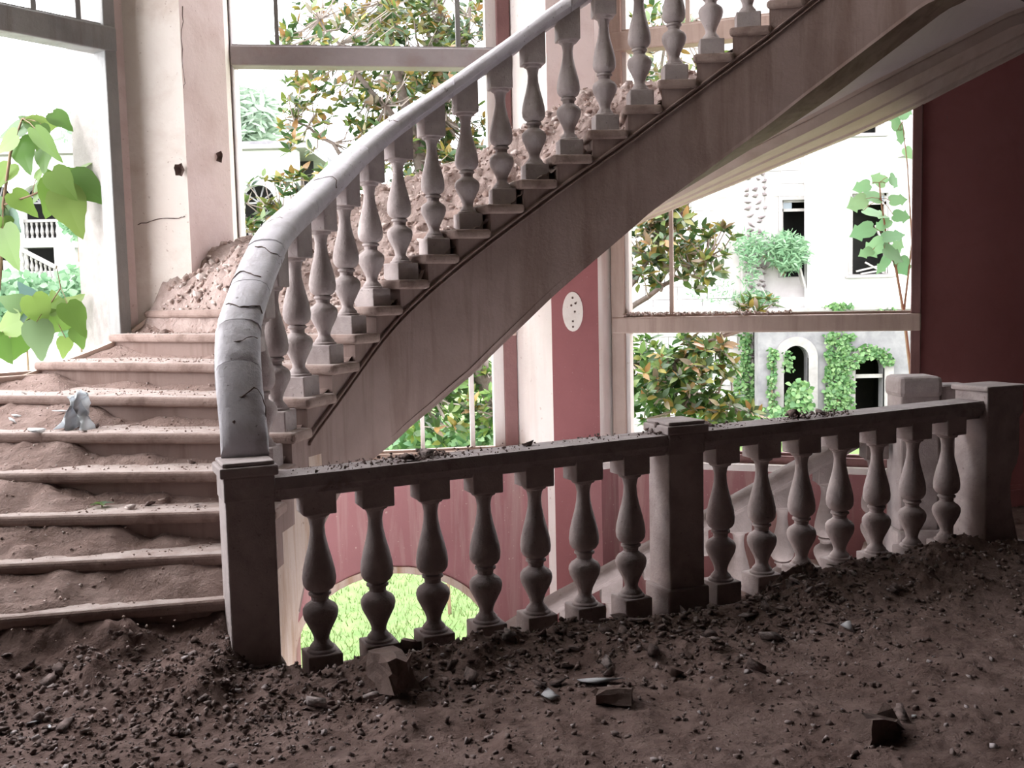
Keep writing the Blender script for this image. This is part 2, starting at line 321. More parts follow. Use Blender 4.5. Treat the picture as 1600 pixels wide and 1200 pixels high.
# red wall right of the windows, with its moulded baseboard
RN = Vector((-RD.y, RD.x)); we = B+RD*4.2
wr = struct(MB().prism([B, we, we+RN*.24, B+Vector((.10,.24))], GROUND, TOP).build('wall_right', 'red'))
bb = MB(); bb.bar(B+RD*.02, B+RD*3.9, FLOOR, FLOOR+.17, .03, .016); bb.bar(B+RD*.02, B+RD*3.9, FLOOR+.17, FLOOR+.2, .02, .011)
struct(bb.build('baseboard_right', 'red', bevel=.006))
# piers
pl = MB().prism(PIER_L, GROUND, TOP).mesh('wall_pier', ['cream', 'pink', 'jamb'])
for p in pl.polygons:
    c = p.center; n = p.normal
    if abs(n.z) < .5: p.material_index = 1 if (n.x > .6 and c.y < 7.5) else (2 if c.x < -2.65 else 0)
pier_l = struct(link(pl, 'wall_pier'))
# skirting running up the pier with the stairs, two dowel holes
sk = MB(); a, b_ = Vector((-2.128,6.89)), Vector((-1.95,7.36))
d = (b_-a).normalized(); n = Vector((d.y,-d.x))
for off, lo, hi in ((.02, 0, .11), (.032, .11, .15)):
    q = [a, b_, b_+n*off, a+n*off]
    sk.prism([(v.x, v.y) for v in q], lambda p: 1.52+(p[1]-6.89)*.55+lo, lambda p: 1.52+(p[1]-6.89)*.55+hi)
struct(sk.build('baseboard_pier', 'cream'))
for px, py, Y, r in ((281, 266, 6.885, .05), (343, 245, 7.22, .04)):
    c = at(px, py, Y); m_ = MB()
    ring = []
    for j in range(11): a_ = 2*math.pi*j/11; q = r*(.7+.5*random.random()); ring.append((c.x+q*math.cos(a_)*.75, c.y+q*math.cos(a_)*.3-.012, c.z+q*math.sin(a_)))
    ring.append((c.x, c.y+.01, c.z)); m_.add(ring, [(j, (j+1) % 11, 11) for j in range(11)])
    o = m_.build('plaster_patch', 'brick', pier_l)
def crack(pts_, Y_of, r=.004):
    q = []
    for (x0, y0), (x1, y1) in zip(pts_[:-1], pts_[1:]):
        for t in (0, .25, .5, .75): px, py = x0+(x1-x0)*t+random.uniform(-1.5, 1.5), y0+(y1-y0)*t+random.uniform(-1.5, 1.5); q.append(at(px, py, Y_of(px)))
    MB().tube(q, [r*random.uniform(.4, 1) for _ in q], 5).build('plaster_crack', 'brick', pier_l)
yl_ = lambda px: 6.95-.05*(px-205)/85 if px < 290 else 6.9+.45*(px-290)/68
crack([(214, 352), (245, 343), (280, 341), (292, 336)], yl_); crack([(294, 292), (297, 340), (302, 372)], yl_); crack([(216, 70), (246, 62)], yl_, .005); crack([(286, 10), (284, 60), (288, 130), (285, 140)], yl_)
crack([(292, 336), (300, 360)], yl_); crack([(228, 20), (268, 8)], yl_, .003)
pr = MB().prism(PIER_R, GROUND, TOP).mesh('wall_column', ['red_col', 'reveal', 'pink'])
for p in pr.polygons:
    if abs(p.normal.z) < .5: p.material_index = 0 if p.normal.y < -.95 else 1
col = struct(link(pr, 'wall_column'))
# pale oval left by a removed lamp
ov = MB(); c = at(895, 487, 7.49); rg = [(c.x+.075*math.cos(t), 7.494, c.z+.145*math.sin(t)) for t in np.linspace(0, 2*math.pi, 28)[:-1]]
ov.add([(x, y, z) for x, y, z in rg]+[(x, y+.01, z) for x, y, z in rg], [tuple(range(27))]+[(i, (i+1) % 27, 27+(i+1) % 27, 27+i) for i in range(27)])
ovp = ov.build('bare_oval_patch', 'cream', col)
for dx, dz in ((0,.1),(.02,.06),(-.01,.045),(.015,.0),(0,-.07),(0,-.11)):
    MB().lathe([(.008,0),(.008,.004)], 8).build('nail_hole', 'brick', col).matrix_world = Matrix.Translation((c.x+dx, 7.493, c.z+dz)) @ Matrix.Rotation(math.pi/2, 4, 'X')
# upper part of the column is bare pinkish plaster above the stairs: a thin coat of its own
struct(MB().box((.302,7.488,2.25),(.641,7.5,TOP)).build('trim_1', 'pink'))

# low walls under the windows
lw = MB(); u0, u1 = Vector((-2.05,7.37)), Vector((.05,7.62)); ud = (u1-u0).normalized(); un = Vector((-ud.y, ud.x)); ul = (u1-u0).length
def lowfn(u, z, t): q = u0+ud*u+un*t; return (q.x, q.y, z)
ca = at(615, 893, 7.55); cu = (Vector((ca.x, ca.y))-u0).dot(ud); ztop = ca.z; hw = .74
arch = [(cu-hw, GROUND+.01), (cu+hw, GROUND+.01)]+[(cu+hw*math.cos(t), ztop-.62+.62*math.sin(t)) for t in np.linspace(0, math.pi, 22)]
lw.holed([(0, GROUND), (ul, GROUND), (ul, SILL), (0, SILL)], [arch], lowfn, .38)
wl_low = struct(lw.build('wall_low', 'red_low'))
ar = MB()
for t0, t1 in zip(np.linspace(0, math.pi, 23)[:-1], np.linspace(0, math.pi, 23)[1:]):
    q = []
    for t in (t0, t1):
        for r in (.0, .05): q.append(lowfn(cu+(hw+r)*math.cos(t), ztop-.62+(.62+r)*math.sin(t), -.015)); q.append(lowfn(cu+(hw+r)*math.cos(t), ztop-.62+(.62+r)*math.sin(t), .0))
    ar.add(q, [(0,4,6,2),(0,1,5,4),(2,6,7,3)])
ar.build('arch_moulding', 'old_plaster', wl_low)
struct(MB().prism([(.04,7.62),(.645,7.48),(.78,7.58),(2.76,6.93),(2.86,7.25),(.86,8.0),(.04,8.0)], GROUND, SILL).build('wall_low', 'red_low'))
struct(MB().prism([(-1.96,7.3),(-.6,7.5),(.28,7.56),(.05,7.86),(-2.0,7.6)], SILL, SILL+.05).build('trim_2', 'reveal', bevel=.01))
struct(MB().prism([(.645,7.46),(.80,7.56),(2.74,6.9),(2.84,7.2),(.8,7.9)], SILL, SILL+.05).build('trim_3', 'reveal', bevel=.01))
a = WL1+WLD*.02; b_ = WL1+WLD*5.4
struct(MB().bar(a, b_, GROUND, 1.02, .3, .10).build('wall_window_left', 'cream'))
struct(MB().bar(WL1+WLD*4.35, WL1+WLD*5.4, 1.02, TOP, .3, .10).build('wall_pier', 'cream'))

# windows: frames without panes
def window(name, a, b, bars, mulls, jw=(.09, .09), jm=('frame', 'frame'), depth=.12, off=0, top=TOP, low=SILL):
    e = thing(name, None, None, (0,0,0)); e['kind'] = 'structure'
    a = Vector(a); b = Vector(b); d = (b-a).normalized()
    MB().bar(a, a+d*jw[0], low, top, depth, off).build('jamb', jm[0], e, bevel=.008)
    MB().bar(b-d*jw[1], b, low, top, depth, off).build('jamb', jm[1], e, bevel=.008)
    for z0, z1, m_, dp in bars:
        MB().bar(a, b, z0, z1, dp, off-(dp-depth)/2*0).build('transom', m_, e, bevel=.012)
        MB().bar(a, b, z1, z1+.018, dp*.45, off).build('glazing_bead', m_, e)
    for p, z0, z1, t, m_ in mulls:
        q = Vector(p); q = a+d*((q-a).dot(d)); MB().bar(q-d*t/2, q+d*t/2, z0, z1, t, off).build('mullion', m_, e)
    return e
def onplane(px, py, a, d):
    r_ = _f+_r*((px-800)/FPX)-_u*((py-600)/FPX); # intersect view line with upright plane through a along d
    n = Vector((d.y, -d.x)); s = (a-Vector((EYE.x, EYE.y))).dot(n)/Vector((r_.x, r_.y)).dot(n); p = EYE+r_*s; return Vector((p.x, p.y))
pa = WL1+WLD*5.35
window('window_1', pa, WL1, [(3.14, 3.30, 'frame_grey', .16), (.98, 1.09, 'frame', .16)],
       [(onplane(50, 10, WL1, WLD), 3.3, TOP, .035, 'frame_grey'), (onplane(120, 20, WL1, WLD), 3.3, TOP, .035, 'frame_grey')], (.1, .085), ('frame_dark', 'frame_grey'), .14, 0, low=.98)
wa, wb = Vector((-1.98,7.60)), Vector((.035,7.90)); wd = (wb-wa).normalized()
window('window_2', wa, wb, [(3.20, 3.34, 'frame_lilac', .16), (1.20, 1.33, 'frame', .14), (SILL+.04, SILL+.12, 'frame', .12)],
       [(onplane(432, 40, wa, wd), 3.34, TOP, .03, 'frame_grey'), (onplane(715, 40, wa, wd), 3.34, TOP, .035, 'frame_grey'), (onplane(737, 620, wa, wd), SILL, 1.2, .035, 'reveal'), (onplane(660, 665, wa, wd), SILL, 1.2, .03, 'reveal')], (.012, .10), ('frame_lilac', 'frame_dark'))
struct(MB().bar(wb-wd*.18, wb-wd*.10, SILL, TOP, .10, -.03).build('trim_4', 'reveal'))
wa, wb = Vector((.775,7.73)), B+Vector((.03,.02)); wd = (wb-wa).normalized()
window('window_3', wa, wb, [(3.26, 3.40, 'frame', .14), (1.205, 1.325, 'frame', .14), (SILL+.03, SILL+.11, 'frame_dark', .12)],
       [(onplane(1049, 400, wa, wd), 1.3, 3.26, .028, 'frame'), (onplane(1075, 50, wa, wd), 3.4, TOP, .03, 'frame')], (.10, .065), ('frame', 'frame_dark'), .12)
struct(MB().bar(wa+wd*.10, wa+wd*.13, SILL, TOP, .10, -.03).build('trim_5', 'reveal'))

# ------------------------------------------------------------------ the curved staircase
NK = 24
st = thing('curved_staircase', 'curved cream plaster staircase sweeping up from the left to the upper right', 'staircase', (-1.2, 4.4, FLOOR))
def local(o, par): o.matrix_parent_inverse = par.matrix_basis.inverted(); return o
for k in range(1, NK+1):
    i0, i1, o1, o0 = I(k), I(k+1), O(k+1), O(k)
    d0 = (i0-o0).normalized(); fwd = Vector((d0.y, -d0.x));
    if fwd.dot(I(max(k-1, 0))-i0) < 0: fwd = -fwd
    n0, n1 = nrm(k), nrm(k+1)
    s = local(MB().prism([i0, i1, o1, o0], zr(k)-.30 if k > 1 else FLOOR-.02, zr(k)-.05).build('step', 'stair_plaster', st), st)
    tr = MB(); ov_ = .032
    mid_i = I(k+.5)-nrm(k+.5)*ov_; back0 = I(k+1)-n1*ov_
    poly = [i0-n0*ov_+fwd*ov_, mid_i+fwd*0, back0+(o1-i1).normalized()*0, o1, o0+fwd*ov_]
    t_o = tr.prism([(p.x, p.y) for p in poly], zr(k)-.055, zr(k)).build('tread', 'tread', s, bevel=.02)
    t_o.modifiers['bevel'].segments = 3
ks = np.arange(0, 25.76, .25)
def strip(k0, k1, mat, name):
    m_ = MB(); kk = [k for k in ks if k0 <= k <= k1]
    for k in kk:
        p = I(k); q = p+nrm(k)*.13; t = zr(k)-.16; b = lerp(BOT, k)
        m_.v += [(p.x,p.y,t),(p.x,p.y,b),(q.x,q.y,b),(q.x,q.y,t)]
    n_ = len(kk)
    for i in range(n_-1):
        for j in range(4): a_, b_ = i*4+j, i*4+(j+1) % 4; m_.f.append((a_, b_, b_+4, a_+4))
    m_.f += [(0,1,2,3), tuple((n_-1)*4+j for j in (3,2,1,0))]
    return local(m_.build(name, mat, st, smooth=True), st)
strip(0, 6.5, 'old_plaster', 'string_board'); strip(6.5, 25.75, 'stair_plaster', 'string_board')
for dz, r in ((-.20, .010), (-.235, .007)):
    pth = []
    for k in np.arange(6, 25.76, .25): p = I(k)-nrm(k)*.006; pth.append((p.x, p.y, zr(k)+dz))
    local(MB().sweep(pth, [(-.012,-r),(r,-r*.7),(r*1.3,0),(r,r*.7),(-.012,r)]).build('string_moulding', 'stair_plaster', st, smooth=True), st)
def ruled(name, mat, fns, th=.04):
    m_ = MB(); kk = np.arange(5, 25.76, .25); n_ = len(fns)
    for k in kk: m_.v += [f(k) for f in fns]
    for i in range(len(kk)-1):
        for j in range(n_-1): a_ = i*n_+j; m_.f.append((a_, a_+1, a_+1+n_, a_+n_))
    o = local(m_.build(name, mat, st, fix=True), st); md = o.modifiers.new('thickness', 'SOLIDIFY'); md.thickness = th; md.offset = 0
    return o
def sec(t, dz, from_out=False):
    def f(k):
        i, o = I(k), O(k); L = (o-i).length; x = (L-t) if from_out else t
        p = i+(o-i).normalized()*x; z = lerp(BOT, k)+(lerp(BOUT, k)-lerp(BOT, k))*min(1, max(0, x/L))
        return (p.x, p.y, z+dz)
    return f
ruled('string_underside', 'stair_plaster', [sec(.0, .02), sec(.26, .02), sec(.262, .12)])
ruled('soffit_panel', 'soffit_pale', [sec(.24, .1), sec(.50, .1, True)])
ruled('soffit_moulding', 'soffit', [sec(.52, .11, True), sec(.515, .085, True), sec(.47, .07, True), sec(.465, .05, True)], .02)
ruled('outer_soffit_beam', 'soffit', [sec(.47, .06, True), sec(.465, .0, True), sec(.27, -.015, True), sec(.265, -.03, True), sec(.07, -.045, True), sec(.065, -.06, True), sec(.0, -.06, True)], .03)
def ostr(dz):
    def f(k): o = O(k); return (o.x, o.y, (lerp(BOUT, k)-.06) if dz is None else zr(k)-.05)
    return f
ruled('outer_string', 'soffit', [ostr(None), ostr(1)], .06)

# ------------------------------------------------------------------ balusters, posts and rails
PROF_T = [(0,.058),(.022,.053),(.03,.042),(.05,.036),(.10,.031),(.17,.034),(.25,.044),(.33,.057),(.41,.068),(.47,.072),(.515,.069),(.545,.058),(.56,.044),(.565,.038),(.575,.048),(.59,.048),(.60,.038),(.63,.036),(.65,.05),(.665,.064),(.69,.074),(.72,.076),(.76,.071),(.81,.056),(.86,.041),(.90,.033),(.925,.033),(.945,.042),(.96,.05),(.975,.052),(.985,.062),(1,.064)]
BODY = MB().lathe([(r, .6*(1-t)) for t, r in PROF_T][::-1], 24).mesh('baluster', 'stone', True)
PL = MB(); PL.box((-.074,-.074,-.11),(.074,.074,.0)); PLINTH = PL.mesh('plinth', 'stone')
BK = MB(); BK.box((-.071,-.071,.6),(.071,.071,.72)); BLOCK = BK.mesh('top_block', 'stone')
BK2 = MB().box((-.068,-.068,.6),(.068,.068,.80)); BLOCK_ST = BK2.mesh('top_block', 'stone')
def baluster(parent, x, y, z, rz, block=BLOCK, body=BODY, plinth=PLINTH):
    """z = top of the plinth"""
    o = link(body, 'baluster', parent, loc=(x, y, z), rz=rz)
    p = link(plinth, 'plinth', o, bevel=.006); t = link(block, 'top_block', o, bevel=.006)
    return o

# landing balustrade
lb = thing('landing_balustrade', 'grey stone balustrade along the landing edge with three square posts', 'balustrade', (BL0.x, BL0.y, FLOOR), rz=BANG)
LLEN = (BL1-BL0).length; GAP = .52; SP = (LLEN-GAP)/12
def sag(s): return -.0+.065*(s/LLEN)-.115+.10     # the landing has settled at the near end; heights over the slab
RTOP = .905
POST_S = [-.29, 6*SP+GAP/2, LLEN+.285]
for n in range(14):
    s = n*SP+(GAP-SP if n > 6 else 0)
    baluster(lb, s, 0, .125+sag(s), random.uniform(-.03, .03))
def rail_prof(wd=.098, h=.1):
    return [(-wd*.62,0),(-wd*.7,.018),(-wd*.86,.022),(-wd*.9,.04),(-wd,.05),(-wd,.082),(-wd*.93,h),(wd*.93,h),(wd,.082),(wd,.05),(wd*.9,.04),(wd*.86,.022),(wd*.7,.018),(wd*.62,0)]
for s0, s1 in ((POST_S[0]+.08, POST_S[1]-.08), (POST_S[1]+.08, POST_S[2]-.07)):
    pth = [(s, random.uniform(-.003, .003), RTOP-.1+sag(s)) for s in np.linspace(s0, s1, 9)]
    MB().sweep(pth, rail_prof()).build('top_rail', 'dark_rail', lb, smooth=True)
def post(parent, s, y, zt, zb=0, wd=.098):
    z = sag(s)
    o = MB().box((-wd,-wd,zb-.02),(wd,wd,zt-.06)).build('newel_post', 'stone', parent, bevel=.008); o.location = (s, y, z)
    MB().box((-wd-.018,-wd-.018,zb-.04),(wd+.018,wd+.018,zb+.15)).build('post_base', 'stone', o, bevel=.012)
    MB().sweep([(-wd-.0,0,0),(wd+.0,0,0)], [(-wd,0),(wd,0),(wd,.01),(-wd,.01)]).v
    c_ = MB(); c_.box((-wd-.004,-wd-.004,zt-.16),(wd+.004,wd+.004,zt-.06)); c_.box((-wd-.018,-wd-.018,zt-.06),(wd+.018,wd+.018,zt-.018)); c_.box((-wd-.006,-wd-.006,zt-.018),(wd+.006,wd+.006,zt))
    c_.build('post_cap', 'stone', o, bevel=.007)
    return o
post(lb, POST_S[0], -.015, .985); post(lb, POST_S[1], 0, .965)
# end post: block on top, waist and spreading scroll foot on its outer side
s = POST_S[2]; pw = .115
sc_prof = [(-.11,-.04),(-.11,.97),(.17,.97),(.17,.82),(.145,.80),(.145,.60),(.125,.53),(.09,.48),(.08,.42),(.085,.34),(.105,.24),(.135,.14),(.16,.06),(.165,-.04)]
m_ = MB(); n_ = len(sc_prof); m_.v = [(x, -pw, z) for x, z in sc_prof]+[(x, pw, z) for x, z in sc_prof]
tri = tessellate_polygon([[Vector((x, z, 0)) for x, z in sc_prof]])
m_.f = [tuple(t) for t in tri]+[tuple(i+n_ for i in t[::-1]) for t in tri]+[(i, (i+1) % n_, n_+(i+1) % n_, n_+i) for i in range(n_)]
o = m_.build('newel_post', 'stone', lb, bevel=.008); o.location = (s, 0, sag(s))
MB().box((-.13,-pw-.015,.955),(.185,pw+.015,.985)).build('post_cap', 'stone', o, bevel=.01)
MB().box((-.13,-pw-.02,-.05),(.19,pw+.02,.09)).build('post_base', 'stone', o, bevel=.015)

# balustrade of the curved stairs
sb = thing('stair_balustrade', 'pale stone balustrade with sweeping cracked handrail climbing the curved stairs', 'balustrade', (I(1).x, I(1).y, zr(1)))
for k in range(2, 24):
    kk = k+.45; p = I(kk)+nrm(kk)*.105; t = I(kk+.1)-I(kk-.1)
    local(baluster(sb, p.x, p.y, zr(k)+.10, math.atan2(t.y, t.x), BLOCK_ST if k > 3 else BLOCK), sb)
HP = [(.072,-.055),(.078,-.03),(.094,-.022),(.097,.012),(.085,.040),(.055,.057),(.02,.063),(-.02,.063),(-.055,.057),(-.085,.040),(-.097,.012),(-.094,-.022),(-.078,-.03),(-.072,-.055)]
cuts = [.85, 2.0, 2.8, 3.9, 5.2, 6.8, 9.0, 12.0, 15.5, 19, 22.5, 25.7]
for a_, b_ in zip(cuts[:-1], cuts[1:]):
    pth = []; nn = max(5, int((b_-a_)*5)); jx, jz = random.uniform(-.003, .003), random.uniform(-.003, .003)
    for k in np.linspace(a_+.012, b_-.012, nn):
        p = I(k)+nrm(k)*(lerp([(1,.03),(3,.105)], k)+jx); pth.append((p.x, p.y, zr(k)+.835+jz-.19*max(0, (3.4-k)/2.3)**2))
    local(MB().sweep(pth, HP).build('handrail_section', 'rail_paint', sb, smooth=True), sb)

for k, a0, a1 in ((1.5, 2, 9), (2.42, 4, 12), (3.15, 3, 9), (4.1, 5, 11), (4.9, 2, 8), (5.9, 6, 11), (7.6, 3, 8), (10.2, 4, 9)):
    q = []
    for j in np.arange(a0, a1, .5):
        kk = k+.08*math.sin(j*1.3+k)+random.uniform(-.03, .03); p = I(kk)+nrm(kk)*lerp([(1,.03),(3,.105)], kk); t = I(kk+.1)-I(kk-.1); t.normalize()
        z = zr(kk)+.835-.19*max(0, (3.4-kk)/2.3)**2; x0, y0 = HP[int(j)]; x1, y1 = HP[min(len(HP)-1, int(j)+1)]; f = j-int(j); a, b = x0+(x1-x0)*f, y0+(y1-y0)*f
        q.append((p.x+t.y*a, p.y-t.x*a, z+b+.0005))
    local(MB().tube(q, [.0035*random.uniform(.4, 1) for _ in q], 5).build('rail_crack', 'brick', sb), sb)
# ------------------------------------------------------------------ flight going down on the right
LIN = [(2.32-.263*j, 6.06+.03*j if j < 8 else 6.3-.04*(j-8)) for j in range(15)]
LOUT = [(2.77,6.93),(2.45,7.0),(2.1,7.12),(1.75,7.24),(1.35,7.36),(.95,7.46),(.55,7.46),(.1,7.5),(-.4,7.5),(-.9,7.42),(-1.4,7.36),(-1.8,7.3),(-2.1,7.0),(-2.3,6.6),(-2.4,6.2)]
def zl(j): return FLOOR-.15*j
ls = thing('lower_staircase', 'dust-covered stairs leading down behind the landing balustrade to the lower storey', 'staircase', (1.8, 6.5, GROUND))
for j in range(1, 13):
    a, b_, c, d = (Vector(q) for q in (LIN[j-1], LIN[j], LOUT[j], LOUT[j-1]))
    s = local(MB().prism([a, b_, c, d], zl(j)-.35, zl(j)-.04).build('step', 'stair_plaster', ls), ls)
    f = (b_-a).normalized()*.03
    MB().prism([a-Vector((0,.03)), b_+f-Vector((0,.03)), c+f, d], zl(j)-.045, zl(j)).build('tread', 'tread', s, bevel=.015)
m_ = MB(); pth = [cr(LIN, j*.5) for j in range(0, 25)]
for i, p in enumerate(pth):
    z = zl(i*.5); m_.v += [(p.x,p.y-.01,z-.02),(p.x,p.y-.01,z-.52),(p.x,p.y+.1,z-.52),(p.x,p.y+.1,z-.02)]
for i in range(len(pth)-1):
    for j in range(4): a_, b_ = i*4+j, i*4+(j+1) % 4; m_.f.append((a_, b_, b_+4, a_+4))
local(m_.build('string_board', 'stair_plaster', ls), ls)
def recolour(me, m_): q = me.copy(); q.materials.clear(); q.materials.append(M[m_]); return q
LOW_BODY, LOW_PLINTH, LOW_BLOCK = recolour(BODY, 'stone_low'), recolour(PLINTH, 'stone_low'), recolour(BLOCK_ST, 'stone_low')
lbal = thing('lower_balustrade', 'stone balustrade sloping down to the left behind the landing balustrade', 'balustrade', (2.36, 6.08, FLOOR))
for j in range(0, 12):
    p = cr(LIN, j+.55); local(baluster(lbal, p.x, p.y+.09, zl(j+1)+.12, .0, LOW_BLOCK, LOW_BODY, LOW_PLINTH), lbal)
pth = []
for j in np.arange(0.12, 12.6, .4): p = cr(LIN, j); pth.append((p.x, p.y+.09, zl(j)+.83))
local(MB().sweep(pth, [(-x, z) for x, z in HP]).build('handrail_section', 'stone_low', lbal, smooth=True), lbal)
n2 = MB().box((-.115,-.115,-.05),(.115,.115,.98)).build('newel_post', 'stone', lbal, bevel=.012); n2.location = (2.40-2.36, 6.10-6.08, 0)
MB().box((-.13,-.13,.95),(.13,.13,1.075)).build('post_cap', 'stone', n2, bevel=.03)
MB().box((-.14,-.14,-.05),(.14,.14,.16)).build('post_base', 'stone', n2, bevel=.02)
MB().box((.13,-.09,.90),(.33,.11,1.02)).build('rail_stub', 'stone', n2, bevel=.03)
MB().box((.13,-.05,-.05),(.28,.10,.90)).build('side_pilaster', 'stone', n2, bevel=.012)
struct(MB().prism([(-4.6,4.3),(3.5,4.3),(3.5,7.2),(.8,8.0),(-2.2,8.0)], GROUND-.1, GROUND).build('floor_lower', 'floor'))

# ------------------------------------------------------------------ dirt and rubble
def inside(poly, x, y):
    c = np.zeros(x.shape, bool); n = len(poly)
    for i in range(n):
        x0, y0 = poly[i]; x1, y1 = poly[(i+1) % n]
        if y0 == y1: continue
        c ^= ((y0 > y) != (y1 > y)) & (x < (x1-x0)*(y-y0)/(y1-y0)+x0)
    return c
def dirt_h(x, y):
    """height of the dirt on the landing over the slab"""
    x = np.asarray(x, float); y = np.asarray(y, float)
    s = (x-BL0.x)*BD.x+(y-BL0.y)*BD.y; t = -((x-BL0.x)*BN.x+(y-BL0.y)*BN.y)
    h = .012+.05*fbm(x*1.1+3, y*1.1, 3)
    clump = fbm(x*5+9, y*5, 4); fine = fbm(x*21, y*21+5, 4, .6)
    mound = np.clip((t-.03)/.2, 0, 1)*np.exp(-((t-.30)/.26)**2)*(.05+.11*clump)*np.clip((s+.6)/.5, 0, 1)
    mound += np.exp(-((t-.75)/.5)**2)*.07*clump*np.clip((s+.4)/.5, 0, 1)*np.clip((3.2-s)/.8, 0, 1)
    foot = np.exp(-(((x+1.75)/.75)**2+((y-3.95)/.33)**2))*(.04+.17*clump)
    foot += np.exp(-(((x+1.28)/.22)**2+((y-3.95)/.3)**2))*(.03+.14*clump)
    foot += np.exp(-(((x+2.0)/.5)**2+((y-3.3)/.45)**2))*(.02+.17*clump)
    dr = (4.22-.236*(-1.08-x))-y; riser = np.exp(-np.clip(dr, 0, 9)/.22)*(.15+.10*clump)*np.clip((-1.06-x)/.12, 0, 1)*np.clip((dr+.12)/.1, 0, 1)
    foot = foot*.5+riser
    right = np.exp(-(((x-2.2)/.9)**2+((y-5.2)/.35)**2))*(.05+.06*clump)
    mask = np.clip(mound*7+foot*6+right*5, .42, 1)
    near_ = np.where((s > -.15) & (s < 2.2), np.clip((t-.11)/.28, .06, 1), np.clip((t+.1)/.25, .35, 1)); w_ = np.clip((-.14-s)/.10, 0, 1)+np.clip((s-LLEN-.2)/.25, 0, 1); near_ = near_*(1-w_)+w_
    return near_*(h+mound+foot+right)+near_*(.055*(np.abs(clump-.5)*2)**1.2+.028*(fine-.45))*mask+.020*near_*fbm(x*48, y*48, 4, .7)
res = .015; gx = np.arange(-4.6, 6.4, res); gx = gx[(gx > -3.4) & (gx < 5.2)]; gy = np.arange(2.0, 8.8, res)
X, Y = np.meshgrid(gx, gy, indexing='ij'); Z = FLOOR+dirt_h(X, Y)
FP2 = [(-4.7,-3.0),(6.6,-3.0),(6.6,B.y+RD.y*(6.6-B.x)/RD.x-.03),(B.x+.03,B.y-.03),(2.40,6.0),(edge1.x-.02,edge1.y),(edge0.x+.02,edge0.y-.02),(-1.12,4.24),(-4.6,3.42)]
keep = inside(FP2, X[:-1,:-1]+res/2, Y[:-1,:-1]+res/2)
# only one quarter of the points far to the sides matter: a step to the side of the view at most
keep &= np.abs(X[:-1,:-1]) < .62*Y[:-1,:-1]+1.0
idx = np.arange(X.size).reshape(X.shape)
F4 = np.stack([idx[:-1,:-1], idx[1:,:-1], idx[1:,1:], idx[:-1,1:]], -1)[keep]
used = np.zeros(X.size, bool); used[F4.ravel()] = True; remap = np.cumsum(used)-1
V = np.stack([X.ravel(), Y.ravel(), Z.ravel()], -1)[used]; F4 = remap[F4]
def np_mesh(name, V, F, mat, smooth=True):
    me = bpy.data.meshes.new(name); me.vertices.add(len(V)); me.vertices.foreach_set('co', V.astype(np.float32).ravel())
    k = F.shape[1]; me.loops.add(F.size); me.loops.foreach_set('vertex_index', F.astype(np.int32).ravel())
    me.polygons.add(len(F)); me.polygons.foreach_set('loop_start', np.arange(0, F.size, k, dtype=np.int32)); me.polygons.foreach_set('loop_total', np.full(len(F), k, np.int32))
    me.update(calc_edges=True); me.materials.append(M[mat])
    if smooth: me.polygons.foreach_set('use_smooth', [True]*len(F))
    return me
tag(link(np_mesh('landing_dirt', V, F4, 'dirt'), 'landing_dirt'), 'trampled brown dirt and plaster dust covering the landing floor', 'dirt', kind='stuff')

# dirt on the curved stairs
def stair_xy(k, s):
    i, o = I(k), O(k); return i.lerp(o, s)
OFFK = [0, 1.95, 2.08, 2.9, 3.1, 8.8, 9.4, 11, 13, 16, 17.5, 19, 24]
OFF_IN = [.02, .03, .10, .115, .128, .132, .10, .10, .11, .10, .12, .13, .14]
OFF_OUT = [.0, .02, .02, .02, .02, .09, -.10, -.16, -.20, -.28, -.22, .0, .1]
SBK = [0, 2, 3, 4, 5, 6, 7, 8.8, 9.2, 24]; SB = [.12, .16, .22, .34, .42, .52, .9, .9, .34, .36]
def stair_z(k, s):
    a = np.interp(k, OFFK, OFF_IN); o = np.interp(k, OFFK, OFF_OUT); sb_ = np.interp(k, SBK, SB); wd_ = np.where(np.asarray(k) < 9, .07, .22)
    t = np.clip((s-sb_+wd_)/(2*wd_), 0, 1); t = t*t*(3-2*t)
    return zr(k)-(a+(o-a)*t)
kk = np.arange(1.0, 24.6, .05); ss = np.linspace(.012, .985, 124)
P = np.array([[tuple(stair_xy(k, s)) for s in ss] for k in kk]); K, S = np.meshgrid(kk, ss, indexing='ij')
def stair_noise(x, y, k):
    amp = np.interp(k, [0, 2, 5, 8, 9.5, 18, 20, 24], [.08, .07, .055, .035, .15, .17, .06, .04])
    return amp*(fbm(x*4.5, y*4.5+40, 5, .55)-.47)*1.6+.42*amp*(fbm(x*19, y*19, 4, .6)-.5)
Zs = stair_z(K, S)+stair_noise(P[...,0], P[...,1], K)
Vs = np.stack([P[...,0], P[...,1], Zs], -1)
idx = np.arange(K.size).reshape(K.shape); Fs = np.stack([idx[:-1,:-1], idx[1:,:-1], idx[1:,1:], idx[:-1,1:]], -1)
lowm = K[:-1,:-1] < 8.8
for nm, msk, mt, lab in (('stair_dirt', lowm, 'dirt_low', 'brown dirt washed over the lower steps on the left'), ('stair_rubble', ~lowm, 'dirt_pale', 'pale rubble and plaster dust heaped on the upper steps')):
    f = Fs[msk]; u_ = np.zeros(K.size, bool); u_[f.ravel()] = True; rm = np.cumsum(u_)-1
    if mt == 'dirt_low' and 'dirt_low' not in M:
        M['dirt_low'] = surf('dusty_step_dirt', (.235, .16, .138), (.35, .255, .228), 6, (.155, .10, .083), .7, 8, False, .9, 50, rough=.95, spec=.1, speck=(.48, .40, .38), speck_scale=50)
    tag(link(np_mesh(nm, Vs.reshape(-1, 3)[u_], rm[f], mt), nm), lab, 'dirt', kind='stuff')
